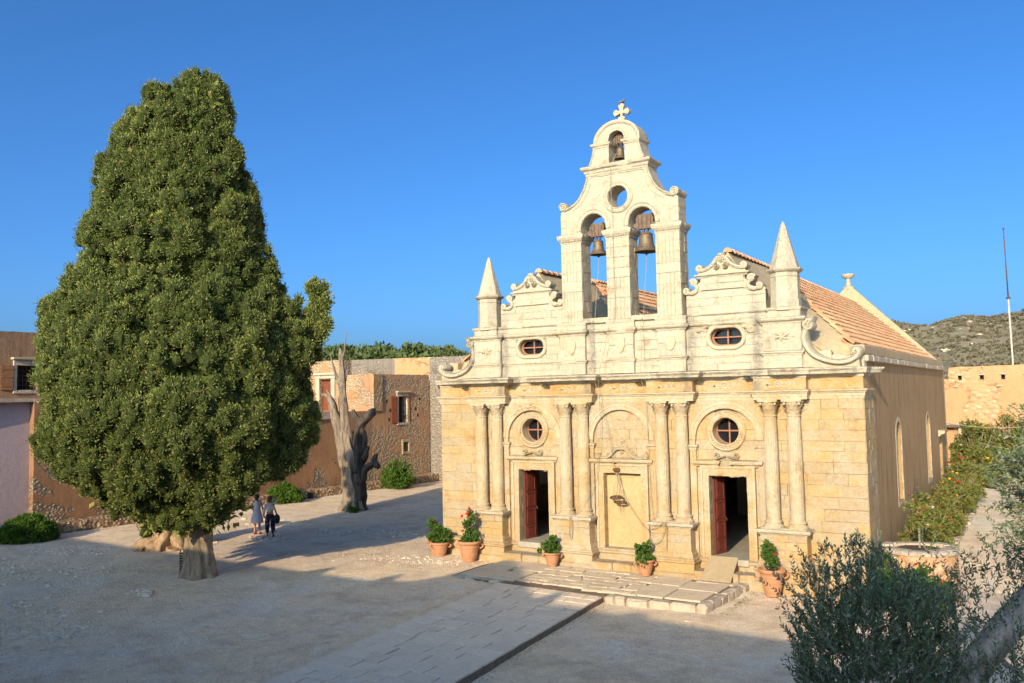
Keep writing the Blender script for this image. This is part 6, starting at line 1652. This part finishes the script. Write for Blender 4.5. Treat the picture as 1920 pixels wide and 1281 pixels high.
# positions were read once from the photograph and stand as a real tree eight metres off
tr_pts = [(10.55, -17.9, .0), (10.75, -17.75, 1.2), (10.95, -17.5, 2.3), (11.25, -17.1, 2.95), (11.58, -16.75, 3.42), (11.9, -16.5, 3.80), (12.5, -16.1, 4.6), (13.2, -15.8, 5.6)]
MB().tube([(p[0] - 10.9, p[1] + 17.6, p[2]) for p in tr_pts], [.30, .22, .19, .16, .145, .14, .12, .08], 22, .05, 3, .05, 6, 1).obj('trunk', M['olive_bark'], ol, smooth=True)
tw_P = []; tw_D = []; tw_L = []; twm = MB()
rl_ = random.Random(77)
def cg(s_): return max(-1.45 * s_, min(1.45 * s_, rl_.gauss(0, s_)))
def twig(base, d, n, Ls, size=1.0):
    d = d.normalized(); p = Vector(base); pts = [p.copy()]
    for i in range(n):
        d = (d + Vector((rl_.gauss(0, .09), rl_.gauss(0, .09), rl_.gauss(.02, .08)))).normalized(); p = p + d * Ls; pts.append(p.copy())
        side = d.cross(Vector((rl_.gauss(0, .4), rl_.gauss(0, .4), 1))).normalized()
        if i % 2: side = d.cross(side).normalized()
        for s_ in (-1, 1):
            ld = (d * .75 + side * s_ * .75 + Vector((0, 0, rl_.uniform(-.1, .25)))).normalized()
            tw_P.append(tuple(p)); tw_D.append(tuple(ld)); tw_L.append(rl_.uniform(.045, .07) * size * (1 - .3 * i / n))
    tw_P.append(tuple(p)); tw_D.append(tuple(d)); tw_L.append(.045 * size)
    twm.tube([tuple(q) for q in pts[::max(1, len(pts) // 3)]], [.004, .003, .002, .0015][:len(pts[::max(1, len(pts) // 3)])] + [.0015] * max(0, len(pts[::max(1, len(pts) // 3)]) - 4), 4, smooth=1)
# main mass: an upright dense shoot thicket, centre 8.6 m off
mc = Vector((10.52, -17.15, 2.95))
for _ in range(2700):
    a = rl_.uniform(0, 6.283); u = rl_.uniform(-1, 1); k = rl_.uniform(.25, 1) ** .6
    q = math.sqrt(1 - u * u); off = Vector((.78 * q * math.cos(a), .80 * q * math.sin(a), 1.30 * u)) * k
    off *= 1 + .22 * noise.noise(off * 2.2 + Vector((3, 1, 0)))
    b = mc + off
    twig(b, off.normalized() * .8 + Vector((rl_.gauss(0, .3), rl_.gauss(0, .3), 1.0)), rl_.randint(4, 6), .024)
for _ in range(120):                                     # longer shoots that break the outline
    a = rl_.uniform(0, 6.283); off = Vector((.66 * math.cos(a), .75 * math.sin(a), rl_.uniform(-.3, 1.0)))
    b = mc + off; d = Vector((math.cos(a) * .7 + rl_.gauss(0, .2), math.sin(a) * .7, .8)); twig(b, d, rl_.randint(9, 14), .034)
# looser sprays to the right of the mass and under the trunk
for (cx, cy2, cz, n, s_) in ((11.25, -16.85, 3.6, 70, .34), (11.1, -17.1, 3.15, 46, .30), (11.45, -17.1, 2.9, 40, .25), (11.85, -17.0, 2.95, 46, .28), (12.0, -16.9, 3.3, 30, .2), (11.35, -16.6, 3.95, 16, .25)):
    for _ in range(n):
        b = Vector((cx + cg(s_), cy2 + cg(s_), cz + cg(s_ * .8))); twig(b, Vector((rl_.gauss(0, .5), rl_.gauss(0, .5), .9)), rl_.randint(5, 9), .034)
# the crown that hangs in from the right edge
for (cx, cy2, cz, n, s_) in ((12.05, -16.6, 4.85, 130, .22), (11.98, -16.9, 4.5, 70, .17), (12.15, -17.2, 5.2, 60, .17), (12.4, -16.4, 5.0, 160, .35), (12.15, -17.0, 4.2, 50, .2), (12.8, -16.2, 5.6, 160, .5), (12.9, -16.0, 4.6, 120, .4)):
    for _ in range(n):
        b = Vector((cx + cg(s_), cy2 + cg(s_), cz + cg(s_))); twig(b, Vector((rl_.gauss(-.5, .4), rl_.gauss(0, .4), rl_.gauss(-.05, .4))), rl_.randint(6, 10), .03)
P = np.array(tw_P) - np.array([10.9, -17.6, 0]); D = unit(np.array(tw_D)); Ls = np.array(tw_L)
# six-cornered lance-shaped leaf, folded along the rib
def lance(P, D, Ls):
    N = len(P); S = unit(np.cross(D, NP.normal(size=(N, 3)))); Nn = np.cross(D, S); L = Ls[:, None]; W = L * .15
    return np.stack([P, P + D * L * .3 + S * W + Nn * W * .3, P + D * L * .68 + S * W * .85 + Nn * W * .3, P + D * L, P + D * L * .68 - S * W * .85 + Nn * W * .3, P + D * L * .3 - S * W + Nn * W * .3], 1)
LV = lance(P, D, Ls)
order = np.argsort(((P + np.array([10.9, -17.6, 0]) - np.array(camp)) ** 2).sum(1) - Ls * 30)
sel = order[:300]
for i in sel:
    me = bpy.data.meshes.new('leaf'); me.from_pydata([tuple(v) for v in LV[i]], [], [(0, 1, 2, 3), (0, 3, 4, 5)]); me.materials.append(M['olive'])
    inst('leaf', me, ol)
keep = np.ones(len(LV), bool); keep[sel] = False
tag(inst('foliage', quads_mesh('foliage', LV[keep], M['olive'], 6), ol), kind='stuff')
rl2 = random.Random(9)
for (b, e) in (((10.95, -17.5, 2.3), (10.4, -17.2, 3.4)), ((10.85, -17.6, 1.8), (10.2, -17.3, 2.9)), ((10.95, -17.5, 2.3), (10.75, -16.9, 3.6)), ((10.75, -17.75, 1.2), (10.6, -17.0, 2.6)), ((11.25, -17.1, 2.95), (11.2, -16.7, 3.8)), ((11.5, -16.8, 3.3), (11.95, -17.0, 3.0)), ((12.5, -16.1, 4.6), (12.05, -16.7, 4.9)), ((12.5, -16.1, 4.6), (12.7, -16.3, 5.2)), ((12.5, -16.1, 4.6), (12.15, -17.1, 5.2)), ((13.0, -15.9, 5.3), (12.8, -16.2, 5.9)), ((12.2, -16.3, 4.2), (12.05, -17.0, 4.5)), ((11.5, -16.8, 3.3), (11.3, -17.1, 3.6)), ((12.7, -16.0, 4.9), (12.9, -16.0, 4.5))):
    b = Vector(b) - Vector((10.9, -17.6, 0)); e = Vector(e) - Vector((10.9, -17.6, 0))
    MB().tube([b, b.lerp(e, .5) + Vector((rl2.uniform(-.06, .06), rl2.uniform(-.06, .06), .04)), e], [.035, .022, .008], 7, smooth=4).obj('branch', M['olive_bark'], ol, smooth=True)
twm.V = [(v[0] - 10.9, v[1] + 17.6, v[2]) for v in twm.V]
tag(twm.obj('twigs', M['olive_bark'], ol, fix=False), kind='stuff')

# ================================================================== the two women
def skinned(name, verts, edges, radii, mat, parent, root=0, sub=1):
    me = bpy.data.meshes.new(name); me.from_pydata(verts, edges, []); me.materials.append(mat)
    o = bpy.data.objects.new(name, me); COL.objects.link(o); o.parent = parent
    md = o.modifiers.new('skin', 'SKIN'); md.use_smooth_shade = True
    for i, r in enumerate(radii):
        sv = me.skin_vertices[0].data[i]; sv.radius = r if isinstance(r, tuple) else (r, r)
    me.skin_vertices[0].data[root].use_root = True
    o.modifiers.new('sub', 'SUBSURF').levels = sub; o.modifiers['sub'].render_levels = sub
    return o
M['skin'] = simple('skin', (.42, .22, .14), .6, 0, .08)
def person(loc, rz, label, pose):
    p = emp('person', loc, rz); tag(p, label, 'person')
    A = pose['armL']; B = pose['armR']
    V = [(0, 0, .95), (0, 0, 1.15), (0, 0, 1.32), (0, 0, 1.42), (0, 0, 1.50), (0, .0, 1.57), (0, .01, 1.64),
         (-.09, 0, .90), (-.10, .01, .50), (-.11, -.02, .10), (-.11, .13, .03), (.09, 0, .90), (.10, .01, .50), (.12, -.02, .10), (.13, .13, .03),
         (-.17, 0, 1.36), A[0], A[1], A[2], (.17, 0, 1.36), B[0], B[1], B[2]]
    E = [(0, 1), (1, 2), (2, 3), (3, 4), (4, 5), (5, 6), (0, 7), (7, 8), (8, 9), (9, 10), (0, 11), (11, 12), (12, 13), (13, 14), (3, 15), (15, 16), (16, 17), (17, 18), (3, 19), (19, 20), (20, 21), (21, 22)]
    Rr_ = [(.15, .11), (.12, .09), (.14, .10), (.08, .07), (.055, .055), (.082, .095), (.06, .07), .085, .06, .038, (.035, .025), .085, .06, .038, (.035, .025), .055, .042, .033, .028, .055, .042, .033, .028]
    skinned('body', V, E, Rr_, M['skin'], p)
    for s_, h in ((-1, A[2]), (1, B[2])):
        m2 = MB(); el = Vector(A[1] if s_ < 0 else B[1]); d = (Vector(h) - el).normalized(); sd_ = d.cross(Vector((0, 1, .2))).normalized()
        for k in range(4): m2.tube([Vector(h) + sd_ * (k - 1.5) * .018, Vector(h) + d * (.06) + sd_ * (k - 1.5) * .02, Vector(h) + d * (.09 + .01 * (k in (1, 2))) + sd_ * (k - 1.5) * .02 + Vector((0, .015, 0))], [.010, .009, .006], 5, smooth=2)
        m2.tube([Vector(h) - sd_ * .02, Vector(h) - sd_ * .045 + d * .03, Vector(h) - sd_ * .05 + d * .055], [.011, .009, .006], 5, smooth=2)
        m2.obj('hand', M['skin'], p, smooth=True)
    m2 = MB(); m2.ball((0, .095, 1.58), .018, 6, 5, (.8, 1.2, 1.2)); 
    m2.obj('nose', M['skin'], p, smooth=True)
    m2 = MB(); m2.ball((-.03, .085, 1.61), .011, 6, 5); m2.ball((.03, .085, 1.61), .011, 6, 5); m2.obj('eyes', M['dark_recess'], p)
    MB().ball((0, .088, 1.545), .02, 6, 4, (1.2, .4, .3)).obj('mouth', M['fl_pink'], p)
    MB().ball((0, -.02, 1.625), .112, 14, 10, (.92, 1.0, 1.05), .12).ball((0, -.075, 1.56), .08, 10, 7, (1.0, .8, 1.2), .15).obj('hair', pose['hair'], p, smooth=True)
    return p
m_hair = simple('auburn_hair', (.13, .035, .015), .6); m_top = simple('white_blouse', (.62, .58, .56), .9, 0, .06); m_hair2 = simple('brown_hair', (.06, .035, .02), .6)
t = NT('dark_patterned_cotton'); vv = t.vor(14); t.color(t.mix(t.ramp(t.noise(17, 3), .56, .6), (.012, .014, .035), (.16, .17, .24))); m_tr = t.m
m_dress = simple('white_summer_dress', (.60, .56, .62), .9, 0, .05)
m_red = simple('red_shoe', (.35, .02, .03), .6); m_dark = simple('black_leather', (.015, .013, .012), .5)
pw = person((-16.40, -.33, gh(-16.4, -.33)), rad(32), 'woman in white blouse and dark patterned trousers seen from behind, hand raised to her head',
    dict(armL=((-.24, .0, 1.14), (-.27, .04, .93), (-.27, .08, .86)), armR=((.30, .03, 1.47), (.24, .05, 1.62), (.16, .04, 1.66)), hair=m_hair))
skinned('blouse', [(0, 0, 1.02), (0, 0, 1.18), (0, 0, 1.32), (0, 0, 1.41), (-.17, 0, 1.365), (-.235, 0, 1.16), (-.265, .03, .99), (.17, 0, 1.375), (.28, .03, 1.46), (.245, .045, 1.56)],
    [(0, 1), (1, 2), (2, 3), (3, 4), (4, 5), (5, 6), (3, 7), (7, 8), (8, 9)], [(.175, .14), (.155, .12), (.165, .125), (.11, .09), .075, .065, .055, .075, .068, .06], m_top, pw)
skinned('trousers', [(0, 0, 1.04), (0, 0, .92), (-.10, 0, .80), (-.12, .01, .5), (-.12, 0, .25), (-.115, -.01, .14), (.10, 0, .80), (.12, .01, .5), (.13, 0, .25), (.125, -.01, .14)],
    [(0, 1), (1, 2), (2, 3), (3, 4), (4, 5), (1, 6), (6, 7), (7, 8), (8, 9)], [(.155, .125), (.18, .15), (.13, .13), (.115, .11), (.09, .09), (.055, .055), (.13, .13), (.115, .11), (.09, .09), (.055, .055)], m_tr, pw)
for x in (-.115, .13): MB().tube([(x, -.07, .025), (x, .05, .03), (x, .18, .02)], [.04, .045, .03], 8, smooth=3, flat=.6).obj('sandal', m_dark, pw, smooth=True)
bag = emp('shoulder_bag', loc2((-16.40, -.33, 0), .29, .78, -.02), rad(32)); tag(bag, 'black leather shoulder bag hanging at the right hip of the woman in dark trousers', 'bag')
MB().ball((0, 0, 0), .2, 14, 10, (.75, .45, 1.0), .1).obj('pouch', m_dark, bag, smooth=True)
MB().tube([(.02, .02, .15), (-.06, .03, .4), (-.13, .02, .60), (-.13, -.08, .60), (-.05, -.1, .38), (.02, -.05, .15)], [.016] * 6, 6, smooth=4).obj('strap', m_dark, bag, smooth=True)
pw2 = person((-17.45, -.1, gh(-17.45, -.1)), rad(20), 'person in a white knee length dress and red shoes, half hidden by the cypress foliage',
    dict(armL=((-.23, .02, 1.14), (-.22, .1, .95), (-.2, .16, .93)), armR=((.25, .0, 1.15), (.28, .02, .94), (.28, .04, .86)), hair=m_hair2))
def dressf(a, z): return 1 + (.05 * math.sin(9 * a + 1) * max(0, (1.0 - z)) * 2)
MB().lathe([(.27, .50), (.265, .52), (.235, .68), (.20, .85), (.165, 1.0), (.135, 1.1), (.165, 1.28), (.15, 1.38), (.08, 1.44)], 0, 0, 28, dressf).obj('dress', m_dress, pw2, smooth=True)
for x in (-.11, .125): MB().tube([(x, -.07, .025), (x, .05, .03), (x, .19, .02)], [.04, .048, .03], 8, smooth=3, flat=.6).obj('shoe', m_red, pw2, smooth=True)
